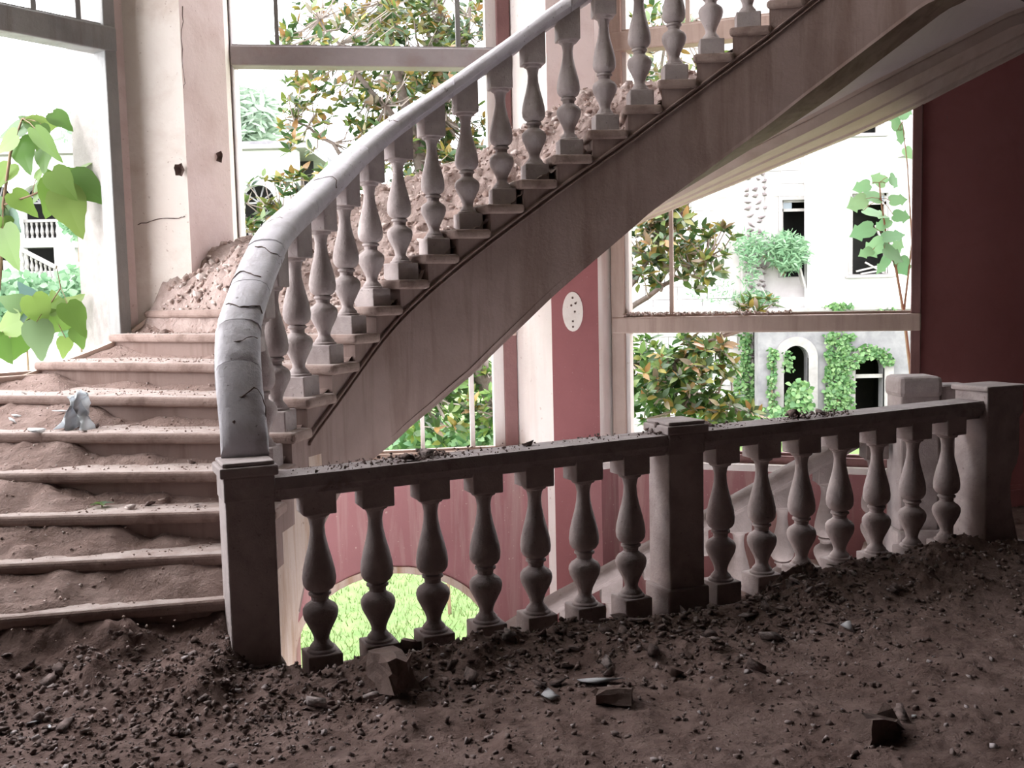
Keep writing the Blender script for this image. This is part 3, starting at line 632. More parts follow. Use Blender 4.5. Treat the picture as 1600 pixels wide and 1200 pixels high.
def step_height(x, y):
    """top of dirt or tread at a plan point on the stairs; None off the stairs"""
    d2 = (P[...,0]-x)**2+(P[...,1]-y)**2; j = np.unravel_index(np.argmin(d2), d2.shape)
    if d2[j] > .06**2: return None
    k = K[j]; return max(Zs[j], zr(math.floor(k))) if k >= 1 else Zs[j]

# broken pieces: a few shapes, turned and scaled
def hull(rs, n=14, flat=(1, .8, .6), jag=.35):
    bm = bmesh.new()
    for _ in range(n):
        v = Vector(rs.normal(size=3)).normalized()*(1-jag*rs.rand()); bm.verts.new((v.x*flat[0], v.y*flat[1], v.z*flat[2]))
    r_ = bmesh.ops.convex_hull(bm, input=bm.verts[:]); bmesh.ops.delete(bm, geom=[v for v in bm.verts if not v.link_faces], context='VERTS')
    V_ = np.array([v.co[:] for v in bm.verts]); bm.verts.index_update(); F_ = np.array([[v.index for v in f.verts] for f in bm.faces]); bm.free(); return V_, F_
HULLS = [hull(RNG, 8, (1, .8+.2*RNG.rand(), .45+.3*RNG.rand())) for _ in range(9)]
FLATS = [hull(RNG, 7, (1, .7, .12), .3) for _ in range(5)]
def scatter_mesh(name, pts, sizes, mat, flat_share=.25):
    VV = []; FF = []; n = 0
    for p, r in zip(pts, sizes):
        v, f = (FLATS[RNG.randint(5)] if RNG.rand() < flat_share else HULLS[RNG.randint(9)])
        e = Matrix.Rotation(RNG.rand()*6.3, 3, 'Z') @ Matrix.Rotation(RNG.normal()*.5, 3, 'X') @ Matrix.Rotation(RNG.normal()*.5, 3, 'Y')
        VV.append(v @ np.array(e).T*r+np.array(p)); FF.append(f+n); n += len(v)
    return np_mesh(name, np.concatenate(VV), np.concatenate(FF), mat, False)
pts = []; sz = []
while len(pts) < 15000:
    x = RNG.uniform(-3, 4.4); y = RNG.uniform(2.3, 6.0); t = -((x-BL0.x)*BN.x+(y-BL0.y)*BN.y); s = (x-BL0.x)*BD.x+(y-BL0.y)*BD.y
    if t < -.06 or abs(x) > .6*y+.3 or (x < -1.15 and y > 4.2): continue
    dens = .13+.87*math.exp(-((t-.35)/.42)**2)*(1 if s > -.5 else .3)+.9*math.exp(-(((x+1.7)/.7)**2+((y-3.75)/.5)**2))
    if s > 2.4: dens *= .45
    if RNG.rand() > dens: continue
    r = .004+.02*RNG.rand()**2.4; z = FLOOR+float(dirt_h(x, y))
    pts.append((x, y, z+r*.15)); sz.append(r)
tag(link(scatter_mesh('landing_crumbs', pts, sz, 'crumb'), 'landing_crumbs'), 'fine plaster crumbs strewn over the landing dirt', 'crumbs', kind='stuff')
pts = []; sz = []; p2_ = []; s2_ = []
while len(p2_) < 4200:
    k = RNG.uniform(.3, 20); s = RNG.uniform(.07, .95); p = stair_xy(k, s)
    z = float(stair_z(np.array(k), np.array(s))+stair_noise(np.array(p.x), np.array(p.y), np.array(k))); z = max(z, zr(math.floor(k)) if k >= 1 else z)
    if k < 9:
        if len(pts) < 3200: pts.append((p.x, p.y, z+.002)); sz.append(.003+.010*RNG.rand()**2.5)
    else: p2_.append((p.x, p.y, z)); s2_.append(.007+.04*RNG.rand()**2.2)
tag(link(scatter_mesh('step_crumbs', pts, sz, 'crumb_pale'), 'step_crumbs'), 'fine crumbs lying on the lower steps', 'crumbs', kind='stuff')
tag(link(scatter_mesh('rubble_crumbs', p2_, s2_, 'crumb_pale'), 'rubble_crumbs'), 'small pale crumbs in the heap on the upper steps', 'crumbs', kind='stuff')
# crumbs and clods on the landing rail, on the lower transom of the right window
pts = []; sz = []
for c, wd_, n_, r0 in ((.32, .25, 170, .016), (.52, .10, 70, .022), (.8, .3, 120, .013), (1.35, .14, 70, .012), (1.68, .07, 60, .018), (2.02, .12, 70, .014), (2.55, .16, 120, .020), (2.75, .1, 80, .016), (.05, .15, 60, .010)):
    for _ in range(n_):
        s = c+RNG.normal()*wd_*.6
        if not (-.16 < s < LLEN+.1) or abs(s-POST_S[1]) < .1: continue
        t = RNG.uniform(-.085, .085); q = BL0+BD*s+BN*t; r = r0*(.25+.75*RNG.rand()**1.5)
        pts.append((q.x, q.y, FLOOR+RTOP+sag(s)+r*.35+abs(RNG.normal())*.012*math.exp(-((s-c)/wd_)**2))); sz.append(r)
tag(link(scatter_mesh('rail_crumbs', pts, sz, 'crumb', .5), 'rail_crumbs'), 'dark clods and crumbs lying along the top of the landing rail', 'crumbs', kind='stuff')
pts = []; sz = []
for _ in range(420):
    f = RNG.rand()**1.7*.6; q = wa+wd*(.1+f*2.0)+Vector((-wd.y, wd.x))*RNG.uniform(-.07, .05); r = .006+.014*RNG.rand(); pts.append((q.x, q.y, 1.335+RNG.rand()*.02)); sz.append(r)
for _ in range(160):
    q = wa+wd*(.05+RNG.rand()*.3)+Vector((wd.y, -wd.x))*RNG.uniform(.0, .12); pts.append((q.x, q.y, SILL+.05+RNG.rand()**2*.16)); sz.append(.02*RNG.rand()+.006)
tag(link(scatter_mesh('sill_crumbs', pts, sz, 'crumb_pale'), 'sill_crumbs'), 'pale dust and crumbs on the transom of the right window', 'crumbs', kind='stuff')

# single pieces of rubble
def piece_mesh(i, pale, flat):
    rs = np.random.RandomState(100+i); v, f = hull(rs, 9 if not flat else 9, (1, .75, .55) if not flat else (1, .7, .10), .3)
    return np_mesh('rubble_piece', v, f, 'chunk_pale' if pale else 'chunk', False)
PM = {(p, f): [piece_mesh(i+10*p+20*f, p, f) for i in range(5)] for p in (0, 1) for f in (0, 1)}
def onz(px, py, z):
    d = _f+_r*((px-800)/FPX)-_u*((py-600)/FPX); return EYE+d*((z-EYE.z)/d.z)
def piece(name, me, x, y, z, r, label, cat, group=None, tilt=.35):
    o = link(me, name, loc=(x, y, z)); o.scale = (r, r*random.uniform(.8, 1.1), r*random.uniform(.8, 1.1)); o.rotation_euler = (random.gauss(0, tilt), random.gauss(0, tilt), random.uniform(0, 6.3))
    return tag(o, label, cat, group)
def on_landing(px, py):
    p = onz(px, py, FLOOR+.06)
    for _ in range(4): p = onz(px, py, FLOOR+float(dirt_h(p.x, p.y)))
    return p
def ks_point(k, s):
    p = stair_xy(k, s); z = step_height(p.x, p.y); return Vector((p.x, p.y, z))
def on_step(px, py, k):
    p = onz(px, py, zr(k)+.01); z = step_height(p.x, p.y); return Vector((p.x, p.y, z if z is not None else zr(k)))
def brick_mesh(i):
    rs = np.random.RandomState(300+i); m_ = MB().box((-1, -.62, -.48), (1, .62, .48)); me = m_.mesh('brick_lump', 'brick'); bm = bmesh.new(); bm.from_mesh(me)
    bmesh.ops.subdivide_edges(bm, edges=bm.edges[:], cuts=2, use_grid_fill=True)
    for v in bm.verts:
        if v.co.x > .2: v.co += Vector(rs.normal(size=3))*.13+Vector((-.25*rs.rand(), 0, -.15*rs.rand()))
        else: v.co += Vector(rs.normal(size=3))*.035
    bmesh.ops.triangulate(bm, faces=bm.faces[:]); bm.to_mesh(me); bm.free(); return me
named = [ # px, py, radius, flat, pale, name, label, category
    (1372, 1150, .072, 0, 'brick', 'brick_lump', 'broken brown brick lump lying alone on the dirt at lower right', 'brick'),
    (1412, 1122, .045, 0, 0, 'clod', 'small dark clod beside the lone broken brick', 'clod'),
    (1428, 1121, .014, 0, 'shard', 'chip', 'tiny white chip beside the dark clod near the lone brick', 'chip'),
    (940, 1068, .10, 1, 'shard', 'tile_shard', 'largest pale grey tile shard leaning in the rubble before the balustrade', 'tile shard'),
    (958, 1096, .055, 0, 'brick', 'brick_lump', 'brown rounded brick lump under the largest grey tile shard', 'brick'),
    (862, 1088, .06, 1, 'shard', 'tile_shard', 'bluish tile shard lying flat left of the largest shard', 'tile shard'),
    (842, 1070, .055, 1, 0, 'plaster_slab', 'dusty flat plaster flake above the bluish tile shard', 'plaster flake'),
    (928, 985, .10, 1, 'shard', 'plaster_slab', 'flat pale slab lying at the foot of the sixth baluster', 'slab'),
    (655, 1028, .07, 0, 'brick', 'brick_lump', 'brown block leaning between the second and third balusters', 'brick'),
    (612, 1055, .085, 0, 'brick', 'brick_lump', 'long brown brick fragment in front of the second baluster', 'brick'),
    (690, 1060, .065, 0, 0, 'plaster_slab', 'upright grey plaster fragment in front of the third baluster', 'plaster fragment'),
    (663, 1062, .03, 1, 'shard', 'tile_shard', 'small pale shard beside the upright grey fragment', 'tile shard'),
    (735, 1066, .055, 0, 0, 'plaster_fragment', 'reddish grey fragment in front of the fourth baluster', 'plaster fragment'),
    (493, 1112, .065, 0, 0, 'plaster_fragment', 'squared plaster block lying right of the near post', 'plaster fragment'),
    (592, 1098, .06, 1, 0, 'plaster_fragment', 'triangular plaster fragment on the dirt below the second baluster', 'plaster fragment'),
    (905, 1020, .06, 0, 0, 'clod', 'dark clod below the flat slab by the sixth baluster', 'clod'),
    (950, 1018, .05, 0, 'brick', 'clod', 'reddish clod in the rubble before the seventh baluster', 'clod'),
    (1055, 1056, .045, 0, 'brick', 'clod', 'reddish brown clod in the middle of the landing', 'clod'),
    (1180, 1050, .06, 0, 0, 'clod', 'crumbling dark clod standing right of the middle post rubble', 'clod'),
    (1325, 985, .045, 0, 'shard', 'stone', 'pale pointed stone in the dirt in front of the right balusters', 'stone'),
    (1205, 1000, .06, 0, 0, 'clod', 'dark clod in the dirt in front of the tenth baluster', 'clod'),
    (1490, 858, .06, 0, 0, 'clod', 'dusty lump at the foot of the last baluster', 'clod'),
    (1060, 915, .03, 0, 0, 'clod', 'small clod left of the middle post foot', 'clod'),
    (292, 950, .075, 0, 0, 'clod', 'tall brown clod on the first step beside the near post', 'clod'),
    (272, 975, .05, 0, 0, 'clod', 'smaller clod left of the tall brown clod', 'clod'),
    (335, 985, .05, 0, 0, 'clod', 'lumpy clod between the tall brown clod and the near post', 'clod'),
    (258, 1000, .03, 1, 'shard', 'tile_shard', 'bluish grey flake on the dirt below the first step', 'tile shard'),
    (20, 1075, .06, 0, 0, 'clod', 'pale dusty lump at the left edge of the landing', 'clod'),
    (55, 1130, .04, 1, 'shard', 'tile_shard', 'grey flake near the left corner of the landing', 'tile shard'),
    (85, 1135, .035, 1, 'shard', 'tile_shard', 'second grey flake near the left corner of the landing', 'tile shard'),
    (65, 1010, .09, 0, 0, 'clod', 'large dark clod heap at the left of the first step', 'clod'),
]
for i, (px, py, r, flat, pale, nm, lab, cat) in enumerate(named):
    p = on_landing(px, py); v = PM[(0, flat)][i % 5]
    if isinstance(pale, str): v = v.copy(); v.materials.clear(); v.materials.append(M[pale])
    if nm == 'brick_lump': v = brick_mesh(i)
    r *= 1.25; piece(nm, v, p.x, p.y, p.z+(r*.3 if not flat else r*.12), r, lab, cat)
steps = [ # px, py, step, radius, flat, material
    (148, 666, 5, .035, 0, 0, 'clod', 'round brown clod on the fifth step beside the plastic sheet', 'clod'),
    (100, 662, 5, .05, 1, 'white_shard', 'glass_shard', 'white shard lying left of the plastic sheet', 'shard'),
    (56, 672, 5, .06, 1, 'white_shard', 'glass_shard', 'long white shard at the left end of the fifth step', 'shard'),
    (22, 665, 5, .035, 1, 'white_shard', 'glass_shard', 'white shard farthest left on the dirt slope', 'shard'),
    (45, 655, 5, .03, 1, 'white_shard', 'glass_shard', 'small white shard on the dirt above the longest shard', 'shard'),
    (130, 672, 5, .03, 1, 'white_shard', 'glass_shard', 'white chip in front of the plastic sheet', 'shard'),
    (32, 705, 4, .03, 1, 'white_shard', 'glass_shard', 'white chip at the left end of the fourth step', 'shard'),
    (302, 768, 3, .03, 0, 0, 'stone', 'small round stone on the third step', 'stone'),
    (207, 842, 2, .04, 0, 1, 'stone', 'smooth pale stone on the second step', 'stone'),
    (236, 836, 2, .035, 0, 0, 'stone', 'dark stone beside the smooth pale stone', 'stone'),
    (262, 832, 2, .05, 1, 1, 'plaster_fragment', 'flat tan fragment behind the dark stone on the second step', 'plaster fragment'),
    (310, 838, 2, .035, 1, 0, 'plaster_fragment', 'small flat fragment at the right of the second step', 'plaster fragment'),
    (345, 545, 7, .045, 0, 1, 'clod', 'tan clod at the right end of the seventh step', 'clod'),
    (8.3, .80, 8, .05, 0, 1, 'plaster_fragment', 'squared tan fragment on the front edge of the eighth step', 'plaster fragment'),
    (8.35, .55, 8, .09, 0, 1, 'plaster_fragment', 'broken cream fragment beside the handrail on the eighth step', 'plaster fragment'),
    (9.2, .80, 9, .11, 0, 1, 'plaster_fragment', 'long cream fragment lying against the pier', 'plaster fragment'),
    (9.7, .84, 10, .07, 0, 1, 'plaster_fragment', 'cream fragment above the long one by the pier', 'plaster fragment'),
    (9.9, .6, 10, .07, 0, 1, 'plaster_fragment', 'cream fragment half hidden behind the handrail', 'plaster fragment'),
]
for i, (px, py, k, r, flat, pale, nm, lab, cat) in enumerate(steps):
    p = on_step(px, py, k) if py < 1200 and py > 1 else ks_point(px, py); v = PM[(1 if pale == 1 else 0, flat)][i % 5]
    if isinstance(pale, str): v = v.copy(); v.materials.clear(); v.materials.append(M[pale])
    piece(nm, v, p.x, p.y, p.z+r*(.25 if not flat else .25), r*(1.35 if nm == 'glass_shard' else 1), lab, cat, tilt=.25)
for s_, t, r, lab in ((.50, .02, .05, 'largest dark clod on the landing rail, left of the middle post'), (.40, -.03, .035, 'dark clod left of the largest clod on the rail'), (1.68, .03, .05, 'dark clod on the rail just left of the middle post'), (2.52, .02, .055, 'largest dark clod on the rail right of the middle post'), (2.66, -.02, .045, 'lumpy clod right of the largest clod on the right rail'), (1.0, .04, .03, 'small dark clod halfway along the left rail'), (2.0, .03, .035, 'flat clod on the rail just right of the middle post')):
    q = BL0+BD*s_+BN*t; piece('clod', PM[(0, 0)][int(s_*10) % 5], q.x, q.y, FLOOR+RTOP+sag(s_)+r*.45, r*1.35, lab, 'clod', tilt=.2)
q = I(1.15)+nrm(1.15)*.06; piece('clod', PM[(0, 0)][1], q.x-.03, q.y, 1.0, .035, 'dark clod caught where the handrail meets the near post', 'clod', tilt=.2)
# many alike pieces
ORD = ['first', 'second', 'third', 'fourth', 'fifth', 'sixth', 'seventh', 'eighth', 'ninth', 'tenth', 'eleventh', 'twelfth', 'thirteenth', 'fourteenth']
def many(n, gen, pale, flat_p, group):
    c = 0
    while c < n:
        g = gen()
        if g is None: continue
        x, y, z, r, where = g; fl = 1 if random.random() < flat_p else 0
        size = 'large' if r > (.07 if pale else .038) else 'small'; kind = 'flake' if fl else 'lump'
        piece('rubble_piece', random.choice(PM[(pale, fl)]), x, y, z+r*.2, r, '%s %s plaster %s %s' % (size, 'pale' if pale else 'brown', kind, where), 'rubble', group); c += 1
BAL_S = [n*SP+(GAP-SP if n > 6 else 0) for n in range(14)]
def g_bal():
    s = RNG.uniform(-.1, 2.9); t = RNG.uniform(.14, .62); q = BL0+BD*s-BN*t; j = min(range(14), key=lambda i: abs(BAL_S[i]-s))
    return q.x, q.y, FLOOR+float(dirt_h(q.x, q.y)), .018+.035*RNG.rand()**1.6, '%s the %s landing baluster' % ('close before' if t < .36 else 'farther before', ORD[j])
many(130, g_bal, 0, .4, 'rubble at the foot of the balustrade')
def g_heap():
    s = RNG.uniform(.75, 2.3); t = RNG.uniform(.18, .75); q = BL0+BD*s-BN*t; j = min(range(14), key=lambda i: abs(BAL_S[i]-s))
    return q.x, q.y, FLOOR+float(dirt_h(q.x, q.y)), .042+.035*RNG.rand(), '%s the %s landing baluster' % ('close before' if t < .36 else 'farther before', ORD[j])
many(28, g_heap, 0, .45, 'rubble at the foot of the balustrade')
def g_foot():
    x = RNG.normal(-1.75, .45); y = RNG.normal(3.75, .28)
    if y > 4.1 or x > -1.2 and y > 4.0: return None
    w_ = ['below the first step', 'left of the near post'][y < 3.75]+[', nearest the post', ', midway', ', farthest left'][0 if x > -1.5 else 1 if x > -1.9 else 2]
    return x, y, FLOOR+float(dirt_h(x, y)), .016+.034*RNG.rand()**1.6, w_
many(80, g_foot, 0, .35, 'rubble at the foot of the stairs')
def g_up():
    k = RNG.uniform(9.3, 18.5); s = RNG.uniform(.16, .8); p = stair_xy(k, s); z = step_height(p.x, p.y)
    if z is None: return None
    w_ = ['near the balusters', 'mid-tread', 'toward the window'][0 if s < .35 else 1 if s < .6 else 2]
    return p.x, p.y, z, .03+.055*RNG.rand()**1.4, 'on the %s step, %s' % (ORD[int(k)-1] if k < 15 else ['fifteenth', 'sixteenth', 'seventeenth', 'eighteenth'][int(k)-15], w_)
many(75, g_up, 1, .35, 'rubble on the upper steps')
same = {}
for o in list(COL.objects):
    if o.name.startswith('rubble_piece') and o.get('label'): same.setdefault(o['label'], []).append(o)
for lab, os_ in same.items():
    if len(os_) > 1:
        for j, o in enumerate(sorted(os_, key=lambda o: o.location.x/o.location.y)): o['label'] = lab+', %s from left' % ORD[min(j, 13)]
# plastic sheet, dry leaf, weed
p = on_step(118, 668, 5); m_ = MB(); n_ = 9
for i in range(n_):
    for j in range(n_):
        u_, v_ = i/(n_-1)-.5, j/(n_-1)
        m_.v.append((u_*.17*(1-.5*v_)+.015*math.sin(9*v_+i), .05*math.sin(5*u_*3+v_*4)+.08*v_-.02, .19*v_*(1-.9*u_*u_)+.012*math.sin(11*u_+7*v_)))
for i in range(n_-1):
    for j in range(n_-1): a_ = i*n_+j; m_.f.append((a_, a_+n_, a_+n_+1, a_+1))
o = m_.build('plastic_sheet', 'plastic', smooth='all'); o.location = (p.x, p.y, p.z); md = o.modifiers.new('thickness', 'SOLIDIFY'); md.thickness = .003
tag(o, 'crumpled cloudy plastic sheet standing on the fifth step', 'plastic sheet')
def leaf_mesh(name, mat, w_=.5, lobes=0, curl=.15, fold=.12, n=7):
    """leaf along +X, unit length, with a fold at its rib"""
    m_ = MB()
    for i in range(n+1):
        t = i/n; hw_ = w_*math.sin(math.pi*min(1, t**.75))**.8*.5*(1 if not lobes else (1+.28*math.sin(t*math.pi*lobes)))
        if i == n: hw_ = 0.004
        z = -curl*t*t; m_.v += [(t, -hw_, z+fold*hw_*2), (t, 0, z), (t, hw_, z+fold*hw_*2)]
    for i in range(n):
        a_ = i*3; m_.f += [(a_, a_+3, a_+4, a_+1), (a_+1, a_+4, a_+5, a_+2)]
    return m_.mesh(name, mat, 'all', fix=False)
p = on_step(213, 543, 7); o = link(leaf_mesh('dry_leaf', 'orange', .6, 0, .5, .4), 'dry_leaf', loc=(p.x-.04, p.y, p.z+.035), scale=(.09, .09, .09), rz=.4)
tag(o, 'single orange dry leaf curled on the seventh step', 'leaf')
p = on_step(165, 888, 1); wd_t = thing('weed_seedling', 'tiny bright green weed growing in the dirt of the first step', 'weed', (p.x, p.y, p.z))
lm = leaf_mesh('leaf', 'big_leaf', .5, 0, .3)
for a_ in (0.3, 1.6, 2.7, 3.9, 5.2):
    o = link(lm, 'leaf', wd_t, loc=(0, 0, .012), rz=a_, scale=(.055, .055, .055)); o.rotation_euler.y = -.4
MB().tube([(0,0,-.01),(0,0,.015)], .003, 5).build('stem', 'stem', wd_t)

# ------------------------------------------------------------------ outside: lawn
m_ = MB(); gx = np.linspace(-40, 45, 60); gy = np.linspace(8.0, 75, 50)
for x in gx:
    for y in gy: m_.v.append((x, y, GROUND+.25*float(fbm(np.array(x*.2+50), np.array(y*.2+50), 2))-.12+max(0, (y-22))*.012))
for i in range(59):
    for j in range(49): a_ = i*50+j; m_.f.append((a_, a_+50, a_+51, a_+1))
struct(m_.build('lawn', 'lawn', smooth='all'), 'bright green lawn outside')
VV = []; FF = []
for i in range(9000):
    y = RNG.uniform(10, 20); x = RNG.uniform(-.42, .02)*y; z = GROUND-.02; h = RNG.uniform(.05, .16); a_ = RNG.rand()*6.3; dx, dy = .012*math.cos(a_), .012*math.sin(a_); b_ = RNG.normal(size=2)*.05
    z += .25*float(fbm(np.array(x*.2+50), np.array(y*.2+50), 2))-.12
    VV += [(x-dx, y-dy, z), (x+dx, y+dy, z), (x+b_[0], y+b_[1], z+h)]; FF.append((3*i, 3*i+1, 3*i+2))
tag(link(np_mesh('grass', np.array(VV), np.array(FF), 'grass', False), 'grass'), 'short bright grass seen through the arched opening', 'grass', kind='stuff')

# ------------------------------------------------------------------ leaves
def frame(d, n):
    d = Vector(d).normalized(); n = Vector(n); n = (n-d*n.dot(d)).normalized(); y = n.cross(d); return Matrix((d, y, n)).transposed()
def simple_leaf(w_=.42, n=3):
    v = [(0, 0, 0)]
    for i in range(1, n+1):
        t = i/(n+1); hw_ = w_*.5*math.sin(math.pi*t**.8); v += [(t, -hw_, .10*hw_-.16*t*t), (t, 0, -.16*t*t), (t, hw_, .10*hw_-.16*t*t)]
    v.append((1, 0, -.16)); f = [(0, 1, 2), (0, 2, 3)]
    for i in range(n-1):
        a_ = 1+i*3; f += [(a_, a_+3, a_+4), (a_, a_+4, a_+1), (a_+1, a_+4, a_+5), (a_+1, a_+5, a_+2)]
    a_ = 1+(n-1)*3; e = len(v)-1; f += [(a_, e, a_+1), (a_+1, e, a_+2)]
    return np.array(v), np.array(f)
SLV, SLF = simple_leaf()
def foliage(name, items, mat, parent, VF=None):
    """items: (pos, dir, normal, length)"""
    v0, f0 = VF or (SLV, SLF); VV = []; FF = []
    for i, (p, d, n, L_) in enumerate(items): VV.append(v0 @ np.array(frame(d, n)).T*L_+np.array(p)); FF.append(f0+i*len(v0))
    o = link(np_mesh(name, np.concatenate(VV), np.concatenate(FF), mat, True), name, parent); o['kind'] = 'stuff'; return o
def rv(): v = Vector(RNG.normal(size=3)); return v.normalized()

# ------------------------------------------------------------------ magnolia tree
base_p = at(805, 800, 11); base_p.z = GROUND-.1
mg = thing('magnolia_tree', 'magnolia tree with glossy green and rusty yellow leaves outside the windows', 'tree', base_p)
trunk = [base_p, at(800, 720, 11), at(788, 643, 11), at(742, 561, 11.1), at(705, 470, 11.2), at(680, 370, 11.3), at(655, 250, 11.4), at(622, 120, 11.5), at(600, 0, 11.5), at(590, -90, 11.5)]
def sub(o): o.matrix_parent_inverse = mg.matrix_basis.inverted(); return o
sub(MB().tube(trunk, [.20, .17, .14, .12, .10, .085, .07, .05, .03, .02], 10).build('trunk', 'bark', mg, smooth='all'))
BR = [([(680,370,11.3),(590,300,11.1),(520,230,11.0),(460,190,10.9)], .045), ([(655,250,11.4),(600,170,11.2),(540,90,11.1),(500,30,11)], .045), ([(655,250,11.4),(700,150,11.5),(730,60,11.6),(745,-30,11.6)], .05),
      ([(680,370,11.3),(560,380,11),(480,370,10.9),(400,400,10.8)], .035), ([(622,120,11.5),(680,60,11.6),(700,-10,11.7)], .03), ([(742,561,11.1),(690,600,11),(640,640,10.9)], .05),
      ([(788,643,11),(860,590,11),(960,575,10.9),(1050,560,10.8),(1120,530,10.7)], .07), ([(860,590,11),(960,500,11),(1040,450,10.9),(1110,400,10.8)], .05), ([(960,500,11),(1000,420,11),(1050,340,10.9),(1080,310,10.9)], .035),
      ([(705,470,11.2),(800,300,11.5),(900,150,11.7),(1040,60,11.8),(1120,20,11.8)], .06), ([(742,561,11.1),(775,590,11.2),(790,560,11.2)], .05), ([(1050,560,10.8),(1080,620,10.7),(1150,640,10.7)], .03), ([(590,300,11.1),(510,330,11),(440,330,10.9)], .025)]
skel = [Vector(p) for p in trunk[2:]]
for pts_, r in BR:
    q = [at(*p) for p in pts_]; fine_ = []
    for i in range(len(q)-1):
        for t in (0, .33, .66): fine_.append(q[i].lerp(q[i+1], t)+rv()*.04*(1 if i+t > 0 else 0))
    fine_.append(q[-1]); skel += fine_
    sub(MB().tube(fine_, list(np.linspace(r, r*.25, len(fine_))), 7).build('branch', 'bark', mg, smooth='all'))
ELL = [(590, 70, 11.4, 1.15, .85, 105, 0), (690, 40, 11.6, .75, .7, 45, 0), (640, 230, 11.4, .75, .75, 55, 0), (500, 320, 11, .55, .5, 24, 0), (470, 180, 10.9, .35, .5, 12, 0), (420, 320, 10.8, .35, .35, 9, 0), (385, 390, 10.8, .22, .3, 7, 0),
       (720, 250, 11.5, .5, .8, 38, 0), (560, 400, 11, .5, .35, 18, 0), (1050, 395, 10.9, .68, .42, 50, 0), (1040, 330, 10.9, .3, .35, 10, 0), (1050, 590, 10.8, .72, .5, 75, 1), (1110, 560, 10.7, .35, .25, 14, 0), (690, 620, 11, .8, .5, 75, 1),
       (1040, 90, 11.8, .75, .6, 26, 0), (1180, 480, 10.7, .2, .12, 5, 0), (1120, 640, 10.7, .5, .2, 18, 1), (740, 460, 11.3, .5, .5, 14, 1)]
hi, lo_ = [], []; tw = MB(); whorls = []
for px, py, Y_, rx, rz, n_, low in ELL:
    c = at(px, py, Y_)
    for _ in range(int(n_*2.3)):
        v = rv()*(RNG.rand()**.4); whorls.append((Vector((c.x+v.x*rx, c.y+v.y*rx*.9, c.z+v.z*rz)), low))
singles = []
order = sorted(range(len(whorls)), key=lambda i: whorls[i][0].y)
single_set = set(order[:38])
for i, (p, low) in enumerate(whorls):
    near = min(skel, key=lambda q: (q-p).length); midp = near.lerp(p, .55)+Vector((0, 0, -.05))+rv()*.04
    tw.tube([near, midp, p], [.012, .008, .005], 4, cap=False)
    ax = (p-near).normalized()*.6+Vector((0, 0, .75)); ax.normalize(); n_l = RNG.randint(6, 10); a0 = RNG.rand()*6.3
    e1 = ax.orthogonal().normalized(); e2 = ax.cross(e1)
    for j in range(n_l):
        a_ = a0+j*2.4; sp = RNG.uniform(.5, 1.35); d = ax*math.cos(sp)+(e1*math.cos(a_)+e2*math.sin(a_))*math.sin(sp)+Vector((0, 0, -.12))
        it = (p-ax*.03*j/n_l+rv()*.02, d, ax+rv()*.5, RNG.uniform(.10, .165))
        if i in single_set and len(singles) < 300: singles.append(it)
        else: (lo_ if low else hi).append(it)
o = sub(tw.build('twigs', 'twig', mg, fix=False)); o['kind'] = 'stuff'
sub(foliage('foliage', hi, 'mag_leaf', mg)); sub(foliage('foliage', lo_, 'mag_leaf_low', mg))
LEAF1 = np_mesh('leaf', SLV, SLF, 'mag_leaf_obj', True)
for p, d, n, L_ in singles:
    o = link(LEAF1, 'leaf', mg); o.matrix_basis = Matrix.Translation(Vector(p)-base_p) @ (frame(d, n)*L_).to_4x4()

# ------------------------------------------------------------------ saplings with large leaves close to the windows
def big_leaf_mesh(mat, lobed):
    out = [(0, 0), (-.08, .12), (-.05, .26), (.09, .36), (.27, .38), (.42, .33), (.53, .30 if lobed else .28), (.60, .42 if lobed else .22), (.74, .24 if lobed else .15), (.87, .10), (1.0, 0)]
    m_ = MB(); rib = [(max(0, x), 0, -.10*max(0, x)**2) for x, y in out]
    for s_ in (1, -1):
        k0 = len(m_.v)
        for (x, y), r_ in zip(out, rib): m_.v.append(r_); m_.v.append((x, y*s_, -.10*x*x+.10*y-.22*y*y))
        for i in range(len(out)-1): a_ = k0+2*i; m_.f.append((a_, a_+2, a_+3, a_+1) if s_ > 0 else (a_, a_+1, a_+3, a_+2))
    return m_.mesh('leaf', mat, 'all', fix=False)
def sapling(name, label, base_, stems, leaves, mat, lobed, LSC, wiggle=.45):
    t = thing(name, label, 'sapling', base_); inv = Vector(base_)
    for pts_, r in stems:
        q = [Vector(p)-inv for p in pts_]; MB().tube(q, list(np.linspace(r, r*.35, len(q))), 6).build('stem', 'stem', t, smooth='all')
    lm_ = big_leaf_mesh(mat, lobed)
    allq = [Vector(p) for pts_, _ in stems for p in pts_]
    for px, py, sz_, ang, Y_ in leaves:
        p = at(px, py, Y_); a_ = math.radians(ang); L_ = sz_*Y_/FPX*LSC
        d = Vector((math.cos(a_), RNG.normal()*.25, math.sin(a_))); nn = Vector((RNG.normal()*wiggle, -1, .45+RNG.normal()*wiggle)); o = link(lm_, 'leaf', t)
        b_ = p-d.normalized()*L_*.5
        o.matrix_basis = Matrix.Translation(b_-inv) @ (frame(d, nn)*L_).to_4x4()
        near = min(allq, key=lambda q: (q-b_).length); MB().tube([near-inv, near.lerp(b_, .6)+Vector((0, 0, .01))-inv, b_-inv], .003, 4).build('leaf_stalk', 'stem', t)
    return t
Yl = 7.05
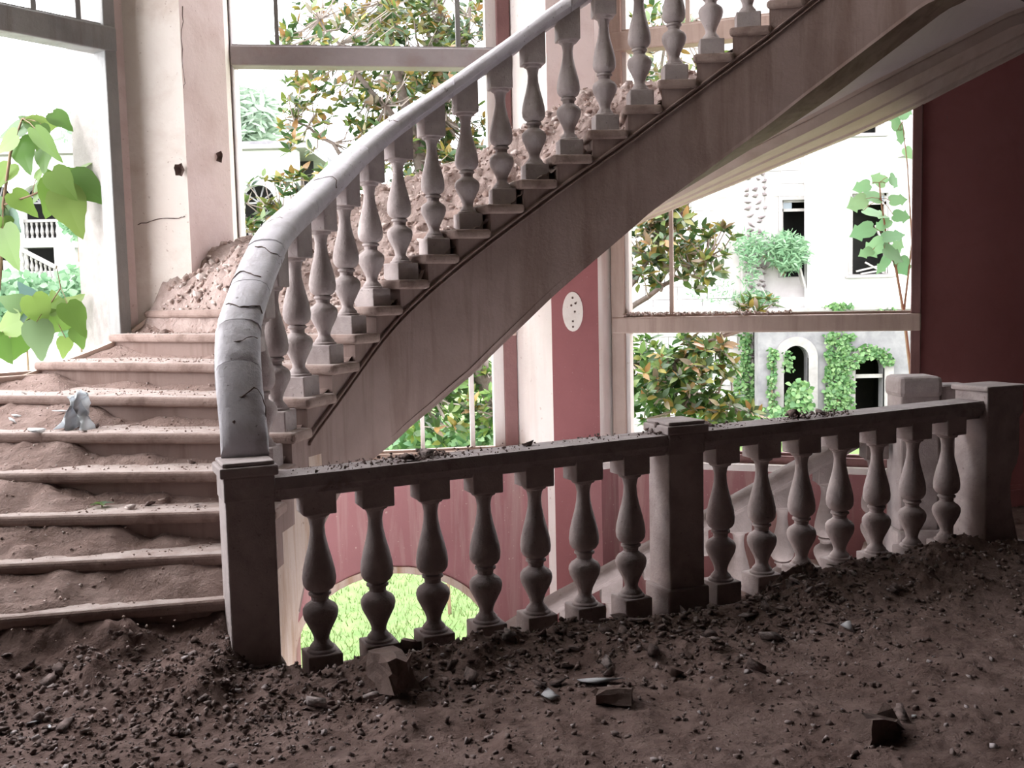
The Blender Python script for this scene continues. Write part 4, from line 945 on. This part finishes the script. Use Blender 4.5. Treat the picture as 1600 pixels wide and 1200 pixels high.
lv = [(18,205,55,200,Yl),(45,188,50,150,Yl),(70,196,60,10,Yl),(98,190,50,-40,Yl),(60,215,50,-100,Yl-.1),(38,245,70,-75,Yl),(68,250,60,-85,Yl),(8,225,60,-150,Yl-.1),(5,275,55,-110,Yl),(75,230,75,-65,Yl-.15),(10,330,50,-80,Yl),
      (60,300,45,-120,Yl),(85,282,50,120,Yl),(112,272,50,20,Yl),(80,312,75,-110,Yl-.1),(112,335,95,-70,Yl-.15),(140,297,85,-35,Yl-.1),(100,290,70,-50,Yl-.2),(128,262,50,35,Yl),(40,320,60,-45,Yl),(22,348,45,-60,Yl),(15,390,85,-70,Yl-.1),(4,365,60,-100,Yl),(62,268,30,60,Yl),
      (15,470,55,160,Yl-.1),(40,480,55,60,Yl),(62,490,70,-80,Yl-.1),(62,535,75,-85,Yl-.15),(95,505,60,-20,Yl),(112,475,60,40,Yl),(120,500,70,-60,Yl-.1),(32,505,60,-130,Yl),(10,510,70,-160,Yl-.1),(85,470,50,110,Yl),(125,530,45,-80,Yl),(40,455,45,120,Yl),(5,548,60,-60,Yl-.1),(100,545,40,-100,Yl),(28,545,50,-110,Yl)]
bp_ = at(-40, 900, Yl); bp_.z = GROUND-.1
sapling('broadleaf_sapling', 'young tree with large drooping bright green leaves outside the left window', bp_,
        [([bp_, at(-35, 700, Yl), at(-15, 560, Yl), at(0, 430, Yl), at(5, 320, Yl), at(16, 240, Yl), at(35, 185, Yl)], .02), ([at(5, 320, Yl), at(50, 305, Yl), at(90, 285, Yl), at(115, 270, Yl)], .008), ([at(-15, 560, Yl), at(30, 510, Yl), at(75, 480, Yl), at(95, 450, Yl), at(88, 415, Yl)], .009)], lv, 'big_leaf', False, .85)
Yr = 9.2
lv = [(1345,292,40,195,Yr),(1372,280,40,150,Yr),(1398,284,40,-35,Yr),(1360,306,50,165,Yr),(1338,318,50,205,Yr-.1),(1370,333,60,-15,Yr),(1405,312,40,5,Yr),(1410,338,40,-10,Yr),(1345,362,55,200,Yr-.1),(1378,352,40,215,Yr),(1398,368,50,10,Yr-.1),(1365,388,55,215,Yr),(1398,398,60,-30,Yr-.1),(1380,415,50,240,Yr),(1412,418,50,-60,Yr),(1402,385,40,60,Yr),(1352,395,35,200,Yr),
      (1400,190,40,100,Yr),(1415,175,40,40,Yr),(1408,215,35,-80,Yr),(1420,240,30,-60,Yr)]
bp_ = at(1440, 800, Yr); bp_.z = GROUND-.1
sapling('lobed_leaf_sapling', 'slender sapling with broad lobed leaves in front of the far villa window', bp_,
        [([bp_, at(1425, 600, Yr), at(1412, 490, Yr), at(1400, 420, Yr), at(1385, 370, Yr), at(1376, 310, Yr), at(1374, 285, Yr)], .018), ([at(1412, 490, Yr), at(1425, 380, Yr), at(1418, 260, Yr), at(1410, 190, Yr)], .01)], lv, 'cool_leaf', True, .68)

# ------------------------------------------------------------------ villa beyond the right window
def rect(px0, py0, px1, py1, Y_):
    a_ = at(px0, (py0+py1)/2, Y_); b_ = at(px1, (py0+py1)/2, Y_); c = at((px0+px1)/2, py0, Y_); d = at((px0+px1)/2, py1, Y_); return a_.x, b_.x, d.z, c.z
def rloop(r): x0, x1, z0, z1 = r; return [(x0, z0), (x1, z0), (x1, z1), (x0, z1)]
def aloop(px0, pytop, px1, pybot, Y_, n=14):
    x0, x1, z0, z1 = rect(px0, pytop, px1, pybot, Y_); c = (x0+x1)/2; r = (x1-x0)/2
    return [(x0, z0), (x1, z0)]+[(c+r*math.cos(t), z1-r+r*math.sin(t)) for t in np.linspace(0, math.pi, n)], (c, z1-r, r, z0)
def plane(Y_): return lambda u, z, t: (u, Y_+t, z)
vb = at(1330, 700, 32.5); VP = Vector((vb.x, 32.5, GROUND)); villa = thing('ruined_villa', 'white abandoned villa with broken windows and ivy-grown arches beyond the right window', 'building', VP)
def vs(o): o.matrix_parent_inverse = Matrix.Translation(-VP); return o
YM, YW, YB = 32.6, 33.0, 31.9
W1 = rect(1222, 312, 1285, 432, YW); W2 = rect(1331, 302, 1387, 428, YM); W3 = rect(1318, 100, 1375, 208, YM)
x0, x1, z0, z1 = rect(1262, -60, 1560, 492, YM)
vs(MB().holed([(x0, z0), (x1, z0), (x1, z1), (x0, z1)], [rloop(W2), rloop(W3)], plane(YM), .35).build('wall', 'white', villa))
xa, xb, za, zb = rect(940, -60, 1268, 700, YW)
wing = vs(MB().holed([(xa, GROUND), (rect(1205, 0, 1206, 1, YW)[0], GROUND), (rect(1205, 0, 1206, 1, YW)[0], z0), (xb+.6, z0), (xb+.6, zb), (xa, zb)], [rloop(W1)], plane(YW), .35).build('wing_wall', 'mortar', villa))
# limestone blocks on the wing
bk = MB().box((-.5, -.035, -.5), (.5, .0, .5)).mesh('stone_block', 'stone_block'); r1 = rect(960, 225, 1262, 660, YW); h_ = .40; row = 0; z = r1[2]; px_l, px_r = rect(1158, 300, 1192, 301, YW)[:2]; nb = 0
while z < r1[3]:
    x = r1[0]-(.4 if row % 2 else 0)+RNG.rand()*.2
    while x < r1[1]:
        L_ = RNG.uniform(.6, 1.05); cx, cz = x+L_/2, z+h_/2
        ok_ = not (W1[0]-.15 < x+L_ and x < W1[1]+.15 and W1[2]-.15 < z+h_ and z < W1[3]+.1) and not (px_l-.1 < x+L_ and x < px_r+.1)
        ok_ = ok_ and not (x+L_ > rect(1205, 0, 1206, 1, YW)[0] and z < z0)
        if ok_ and x+L_ < r1[1]+.2 and nb < 290:
            o = link(bk, 'stone_block', wing, loc=(cx, YW-RNG.rand()*.012, cz), scale=(L_-.025, 1, h_-.025)); nb += 1
        x += L_
    z += h_; row += 1
pil = vs(MB().box((px_l, YW-.12, GROUND), (px_r, YW+.1, rect(0, 225, 1, 700, YW)[3])).build('pilaster', 'mortar', villa))
rsb = np_mesh('rough_stone', HULLS[2][0]*np.array([.6, .5, .8]), HULLS[2][1], 'rough_stone', False); z = r1[2]
while z < r1[3]:
    x = px_l+.05
    while x < px_r-.05:
        w_ = RNG.uniform(.16, .40); o = link(rsb, 'rough_stone', pil, loc=(x+w_/2, YW-.12-RNG.rand()*.05, z+.1+RNG.normal()*.04), scale=(w_*1.0, .22, RNG.uniform(.14, .26))); o.rotation_euler = (0, RNG.normal()*.3, RNG.choice([0, 3.14])); x += w_
    z += RNG.uniform(.17, .25)
# windows with sashes and sills
def far_window(r, Y_, up_sash, tilt_pane=False, sill=True):
    x0, x1, z0, z1 = r; e = vs(MB().holed([(x0-.12, z0-.02), (x1+.12, z0-.02), (x1+.12, z1+.12), (x0-.12, z1+.12)], [[(x0, z0), (x1, z0), (x1, z1), (x0, z1)]], plane(Y_-.04), .06).build('window_surround', 'surround', villa))
    f = MB(); y = Y_+.12
    for a_, b_ in (((x0, z0), (x0+.07, z1)), ((x1-.07, z0), (x1, z1)), ((x0, z1-.07), (x1, z1)), ((x0, up_sash-.05), (x1, up_sash+.04))): f.box((a_[0], y, a_[1]), (b_[0], y+.08, b_[1]))
    f.build('sash_frame', 'sash', e)
    MB().box((x0+.07, y+.03, up_sash+.04), (x1-.07 if not tilt_pane else x0+.35, y+.04, z1-.07)).build('pane', 'pane', e)
    if sill: MB().box((x0-.22, Y_-.2, z0-.13), (x1+.22, Y_+.05, z0-.03)).build('sill', 'surround', e, bevel=.02)
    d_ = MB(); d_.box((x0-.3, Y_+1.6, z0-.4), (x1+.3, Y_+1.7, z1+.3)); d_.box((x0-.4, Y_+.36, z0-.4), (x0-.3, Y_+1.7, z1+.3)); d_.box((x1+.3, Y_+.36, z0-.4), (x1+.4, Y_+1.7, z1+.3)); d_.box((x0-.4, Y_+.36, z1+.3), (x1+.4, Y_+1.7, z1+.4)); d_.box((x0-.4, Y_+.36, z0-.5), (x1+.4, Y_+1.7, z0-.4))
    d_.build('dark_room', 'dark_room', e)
    return e
far_window(W1, YW, rect(0, 356, 1, 357, YW)[3], True, False); e2 = far_window(W2, YM, rect(0, 348, 1, 349, YM)[3]); far_window(W3, YM, rect(0, 130, 1, 131, YM)[3])
# broken boards lying in the sill of the window
for a_, b_ in (((1338, 424), (1375, 415)), ((1345, 428), (1385, 421)), ((1368, 352), (1384, 392)), ((1352, 410), (1380, 426))):
    MB().beam(at(*a_, YM-.12), at(*b_, YM-.05), .06, .05).build('broken_board', 'sash', e2)
MB().beam(at(1248, 418, YW-.5), at(1256, 448, YW-.45), .35, .06).build('hanging_board', 'sash', e2)
# small balcony bracket and railing at the right
MB().box((rect(1402, 242, 1460, 246, YM)[0], YM-.5, rect(1402, 242, 1460, 246, YM)[2]), (rect(1402, 238, 1460, 246, YM)[1], YM, rect(1402, 238, 1460, 246, YM)[3])).build('balcony_slab', 'surround', e2)
MB().tube([at(1413, 240, YM-.4), at(1411, 195, YM-.4)], .03, 6).build('railing_post', 'frame_grey', e2)
# ground floor with arches, its cornice
x0, x1, z0, z1 = rect(1185, 492, 1560, 720, YB)
A1, i1_ = aloop(1224, 540, 1263, 760, YB); A2, i2_ = aloop(1335, 553, 1381, 760, YB)
gb = vs(MB().holed([(x0, GROUND-.3), (x1, GROUND-.3), (x1, z1), (x0, z1)], [[(u, max(z, GROUND-.2)) for u, z in A] for A in (A1, A2)], plane(YB), .5).build('ground_floor_wall', 'stucco', villa))
for c, zc, r, zb_ in (i1_, i2_):
    s_ = MB(); q = [(c+(r+.30)*1, max(zb_, GROUND-.2)), (c+r, max(zb_, GROUND-.2))]
    pth = [(c+r, GROUND), *[(c+r*math.cos(t), zc+r*math.sin(t)) for t in np.linspace(0, math.pi, 16)], (c-r, GROUND)]; pt2 = [(c+r+.28, GROUND), *[(c+(r+.28)*math.cos(t), zc+(r+.28)*math.sin(t)) for t in np.linspace(0, math.pi, 16)], (c-r-.28, GROUND)]
    n_ = len(pth); s_.v = [(u, YB-.06, z) for u, z in pth]+[(u, YB-.06, z) for u, z in pt2]+[(u, YB+.1, z) for u, z in pth]+[(u, YB+.1, z) for u, z in pt2]
    for i in range(n_-1): s_.f += [(i, i+1, n_+i+1, n_+i), (i, 2*n_+i, 2*n_+i+1, i+1), (n_+i, n_+i+1, 3*n_+i+1, 3*n_+i)]
    s_.build('arch_surround', 'surround', gb)
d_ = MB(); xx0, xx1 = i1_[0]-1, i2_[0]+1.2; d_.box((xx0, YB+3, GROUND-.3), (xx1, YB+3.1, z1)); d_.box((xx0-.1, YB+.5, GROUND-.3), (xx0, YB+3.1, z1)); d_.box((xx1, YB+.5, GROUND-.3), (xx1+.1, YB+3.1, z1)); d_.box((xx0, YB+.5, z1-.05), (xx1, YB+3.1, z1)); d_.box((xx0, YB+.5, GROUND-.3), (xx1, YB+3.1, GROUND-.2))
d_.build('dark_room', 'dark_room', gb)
x2a, x2b, z2a, z2b = rect(1335, 585, 1381, 591, YB); MB().box((x2a, YB+.1, z2a), (x2b, YB+.18, z2b)).build('window_bar', 'sash', gb); 
MB().box((x2a, YB+.1, GROUND-.2), (x2a+.07, YB+.18, z2b+.6)).build('window_bar', 'sash', gb)
cn = rect(1180, 478, 1560, 494, YB)
for dz, dy in ((0, .32), (.11, .25), (.22, .16)): vs(MB().box((cn[0]-dy, YB-dy, cn[3]-dz-.11), (cn[1], YB+.7, cn[3]-dz-.005)).build('cornice', 'surround', villa))
# lean-to ledge in front of the wing
lg = rect(985, 478, 1190, 486, YW); vs(MB().box((lg[0], YW-.7, lg[2]-.05), (lg[1], YW, lg[3])).build('ledge', 'surround', villa))

# climbing ivy and shrubs on the villa
IV = simple_leaf(.9, 2)
def cloud(n, fn, size, spread_n=.7, down=-.4):
    it = []
    for _ in range(n):
        p = fn(); it.append((p, Vector((RNG.normal(), -.3, down+RNG.normal()*.6)), Vector((RNG.normal()*spread_n, -1, RNG.normal()*spread_n+.4)), size*RNG.uniform(.6, 1.3)))
    return it
def patch(px0, py0, px1, py1, Y_, depth=.15): return lambda: at(RNG.uniform(px0, px1), RNG.uniform(py0, py1), Y_-RNG.rand()*depth)
def arcpatch():
    t = RNG.uniform(.2, 3.0); r = i2_[2]+RNG.uniform(-.08, .3); return Vector((i2_[0]+r*math.cos(t), YB-.08-RNG.rand()*.1, i2_[1]+r*math.sin(t)))
def plant(name, label, cat, base_, items, mat, stem_pts=None, VF=None, n_single=0):
    t = thing(name, label, cat, base_); o = foliage('foliage', items, mat, t, VF); o.matrix_parent_inverse = t.matrix_basis.inverted()
    if stem_pts:
        for s_ in stem_pts: q = MB().tube(s_, list(np.linspace(.03, .012, len(s_))), 5).build('stem', 'stem', t); q.matrix_parent_inverse = t.matrix_basis.inverted()
    return t
def gz(p, z=GROUND): return Vector((p.x, p.y, z))
plant('ivy', 'ivy curtain hanging between the two dark arches of the villa', 'ivy', gz(at(1310, 640, YB-.1)), cloud(900, patch(1290, 520, 1332, 642, YB-.03), .13)+cloud(260, arcpatch, .12), 'ivy', [[gz(at(1310, 640, YB-.06)), at(1308, 580, YB-.06), at(1312, 525, YB-.06)]], IV)
plant('ivy', 'narrow dark ivy strand on the stone wing of the villa', 'ivy', gz(at(1165, 640, YW-.2)), cloud(420, patch(1148, 570, 1182, 645, YW-.18), .13)+cloud(160, patch(1156, 520, 1172, 570, YW-.18), .12), 'ivy', [[gz(at(1165, 640, YW-.15)), at(1165, 580, YW-.15), at(1164, 520, YW-.15)]], IV)
plant('ivy', 'thin ivy strand beside the left dark arch of the villa', 'ivy', gz(at(1207, 640, YB-.1)), cloud(200, patch(1200, 545, 1214, 645, YB-.03), .12)+cloud(70, patch(1222, 548, 1240, 580, YB+.05), .12), 'ivy', [[gz(at(1207, 640, YB-.06)), at(1206, 590, YB-.06), at(1207, 550, YB-.06)]], IV)
def blob(px, py, rx, ry, Y_, dy=.6):
    def f():
        v = rv()*RNG.rand()**.45; p = at(px+v.x*rx, py-v.z*ry, Y_); p.y += v.y*dy; return p
    return f
FE = simple_leaf(.28, 2)
plant('feathery_shrub', 'feathery green shrub growing out of the villa wall below a broken window', 'shrub', at(1225, 428, YW-.1), cloud(1000, blob(1232, 395, 32, 34, YW-.7), .22, .9, .1)+cloud(380, blob(1180, 385, 40, 25, YW-.6), .20, .9, .1)+cloud(200, blob(1170, 420, 18, 30, YW-.5), .16, .9, -.3), 'feather', [[at(1225, 430, YW-.05), at(1228, 405, YW-.5), at(1240, 380, YW-.7)], [at(1225, 430, YW-.05), at(1200, 405, YW-.5), at(1175, 385, YW-.7)]], FE)
plant('weeds', 'pale weeds sprouting along the ledge of the villa', 'weeds', at(1170, 480, YW-.5), cloud(320, blob(1180, 468, 38, 14, YW-.5, .3), .18, .9, .5)+cloud(150, blob(1110, 455, 40, 25, YW-.5, .3), .14, .9, .5), 'feather', None, FE)
plant('weeds', 'green weeds on the cornice above the villa arches', 'weeds', at(1310, 480, YB-.2), cloud(160, blob(1310, 482, 25, 5, YB-.25, .15), .14, .9, .4)+cloud(60, blob(1385, 486, 20, 4, YB-.25, .15), .12, .9, .4), 'ivy', None, IV)
plant('shrub', 'yellow-green bush at the foot of the left dark arch', 'shrub', gz(at(1245, 640, YB-1)), cloud(420, blob(1248, 625, 18, 32, YB-1), .17)+cloud(300, blob(1215, 650, 40, 16, YB-1.2), .17), 'ivy', [[gz(at(1248, 640, YB-1)), at(1248, 640, YB-1), at(1250, 600, YB-1)]], IV)
plant('shrub', 'low dark bushes in front of the stone wing of the villa', 'shrub', gz(at(1130, 660, YW-2)), cloud(500, blob(1120, 665, 60, 22, YW-2), .18), 'ivy', None, IV)

# ------------------------------------------------------------------ hotel wing far behind the left windows
YF = 36.; fb = at(200, 600, YF); FB = Vector((fb.x, YF, GROUND)); hotel = thing('arcaded_building', 'pale arcaded building with balcony balusters far behind the left window', 'building', FB)
def hs(o): o.matrix_parent_inverse = Matrix.Translation(-FB); return o
zt = at(200, 240, YF).z; x0 = at(-260, 400, YF).x; x1 = at(470, 400, YF).x; holes = []; infos = []
for px0 in (-190, -110, -35, 32, 115, 200, 285, 375):
    L_, inf = aloop(px0, 288, px0+55, 372, YF); holes.append(L_); infos.append(inf)
    holes.append(rloop(rect(px0+2, 386, px0+53, 424, YF)))
fw_ = hs(MB().holed([(x0, GROUND), (x1, GROUND), (x1, zt), (x0, zt)], holes, plane(YF), .5).build('facade', 'white', hotel))
hs(MB().box((x0-.4, YF-.5, zt), (x1+.4, YF+6, zt+.14)).build('cornice', 'surround', hotel)); hs(MB().box((x0-.4, YF-.3, zt+.14), (x1+.4, YF+6, zt+.28)).build('roof_edge', 'stucco', hotel))
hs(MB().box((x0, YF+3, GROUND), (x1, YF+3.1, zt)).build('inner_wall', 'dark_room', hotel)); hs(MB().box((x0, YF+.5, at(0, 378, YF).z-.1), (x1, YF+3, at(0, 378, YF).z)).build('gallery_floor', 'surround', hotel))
pr_ = MB().lathe([(.05,0),(.05,.06),(.035,.1),(.07,.22),(.03,.42),(.05,.5),(.05,.56)], 8)
for c, zc, r, zb_ in infos:
    rl = hs(MB().box((c-r, YF+.15, zb_+.56), (c+r, YF+.3, zb_+.66)).build('balcony_rail', 'surround', hotel)); me_ = pr_.mesh('baluster', 'surround') if c == infos[0][0] else me_
    for q in np.linspace(c-r+.08, c+r-.08, 7): link(me_, 'baluster', rl, loc=(q, YF+.22, zb_))
    fl = MB()
    for t in (0, .63, 1.26, 1.89, 2.52, math.pi): fl.beam((c, YF+.3, zc), (c+r*math.cos(t), YF+.3, zc+r*math.sin(t)), .05, .05)
    fl.beam((c-r, YF+.3, zc), (c+r, YF+.3, zc), .06, .06); fl.build('fanlight', 'stucco', fw_)
# sloping outdoor stair rail in front of the hotel
sr = thing('outdoor_stair_rail', 'white sloping balustrade in front of the far arcaded building', 'balustrade', gz(at(55, 430, YF-2)))
iv_ = Matrix.Translation(-sr.location)
a_, b_ = at(10, 378, YF-2), at(88, 418, YF-2); o = MB().beam(a_, b_, .16, .12).build('rail', 'surround', sr); o.matrix_parent_inverse = iv_
o = MB().prism([(a_.x-.1, YF-2.1), (b_.x, YF-2.1), (b_.x, YF-1.9), (a_.x-.1, YF-1.9)], GROUND, lambda p: a_.z-.66+(p[0]-a_.x)/(b_.x-a_.x)*(b_.z-a_.z)).build('stair_wall', 'white', sr); o.matrix_parent_inverse = iv_
for t in np.linspace(.04, .96, 11): q = a_.lerp(b_, t); o = link(me_, 'baluster', sr, loc=(q.x, q.y, q.z-.64)); o.matrix_parent_inverse = iv_
# pale trees and shrubs in the distance
def far_tree(label, px, py, rx, ry, Y_, n, mat, size):
    b0 = gz(at(px, 500, Y_), GROUND); return plant('far_tree', label, 'tree', b0, cloud(n, blob(px, py, rx, ry, Y_, 2), size, .9, -.2), mat, [[b0, at(px, py+ry*.7, Y_), at(px, py-ry*.8, Y_)]], FE)
far_tree('pale conifer beyond the arcaded building, seen left of the magnolia', 385, 190, 45, 60, 48, 1500, 'pale_tree', .7)
far_tree('pale treetop over the roof of the far arcaded building', 120, 200, 32, 40, 50, 220, 'pale_tree', .55)
def far_shrub(label, px, py, rx, ry, Y_, n, mat='feather', size=.2): b0 = gz(at(px, 520, Y_)); return plant('shrub', label, 'shrub', b0, cloud(n, blob(px, py, rx, ry, Y_, .8), size, .9, .1), mat, [[b0, at(px, py+ry*.5, Y_), at(px+dx*rx, py-ry*.5, Y_)] for dx in (-.5, 0, .5)], IV)
far_shrub('sunlit shrubs below the far arcaded building on the left', 40, 480, 75, 55, 22, 1100)
far_shrub('pale shrub right of the drooping sapling in the left window', 125, 470, 40, 60, 24, 600)
far_shrub('small shrub before the balcony of the far building', 122, 352, 16, 22, 33, 200)
far_shrub('low green bushes under the magnolia', 690, 690, 100, 35, 15, 900, 'ivy', .16)
far_shrub('loose bushes left of the magnolia', 430, 440, 70, 30, 20, 350, 'feather', .2)
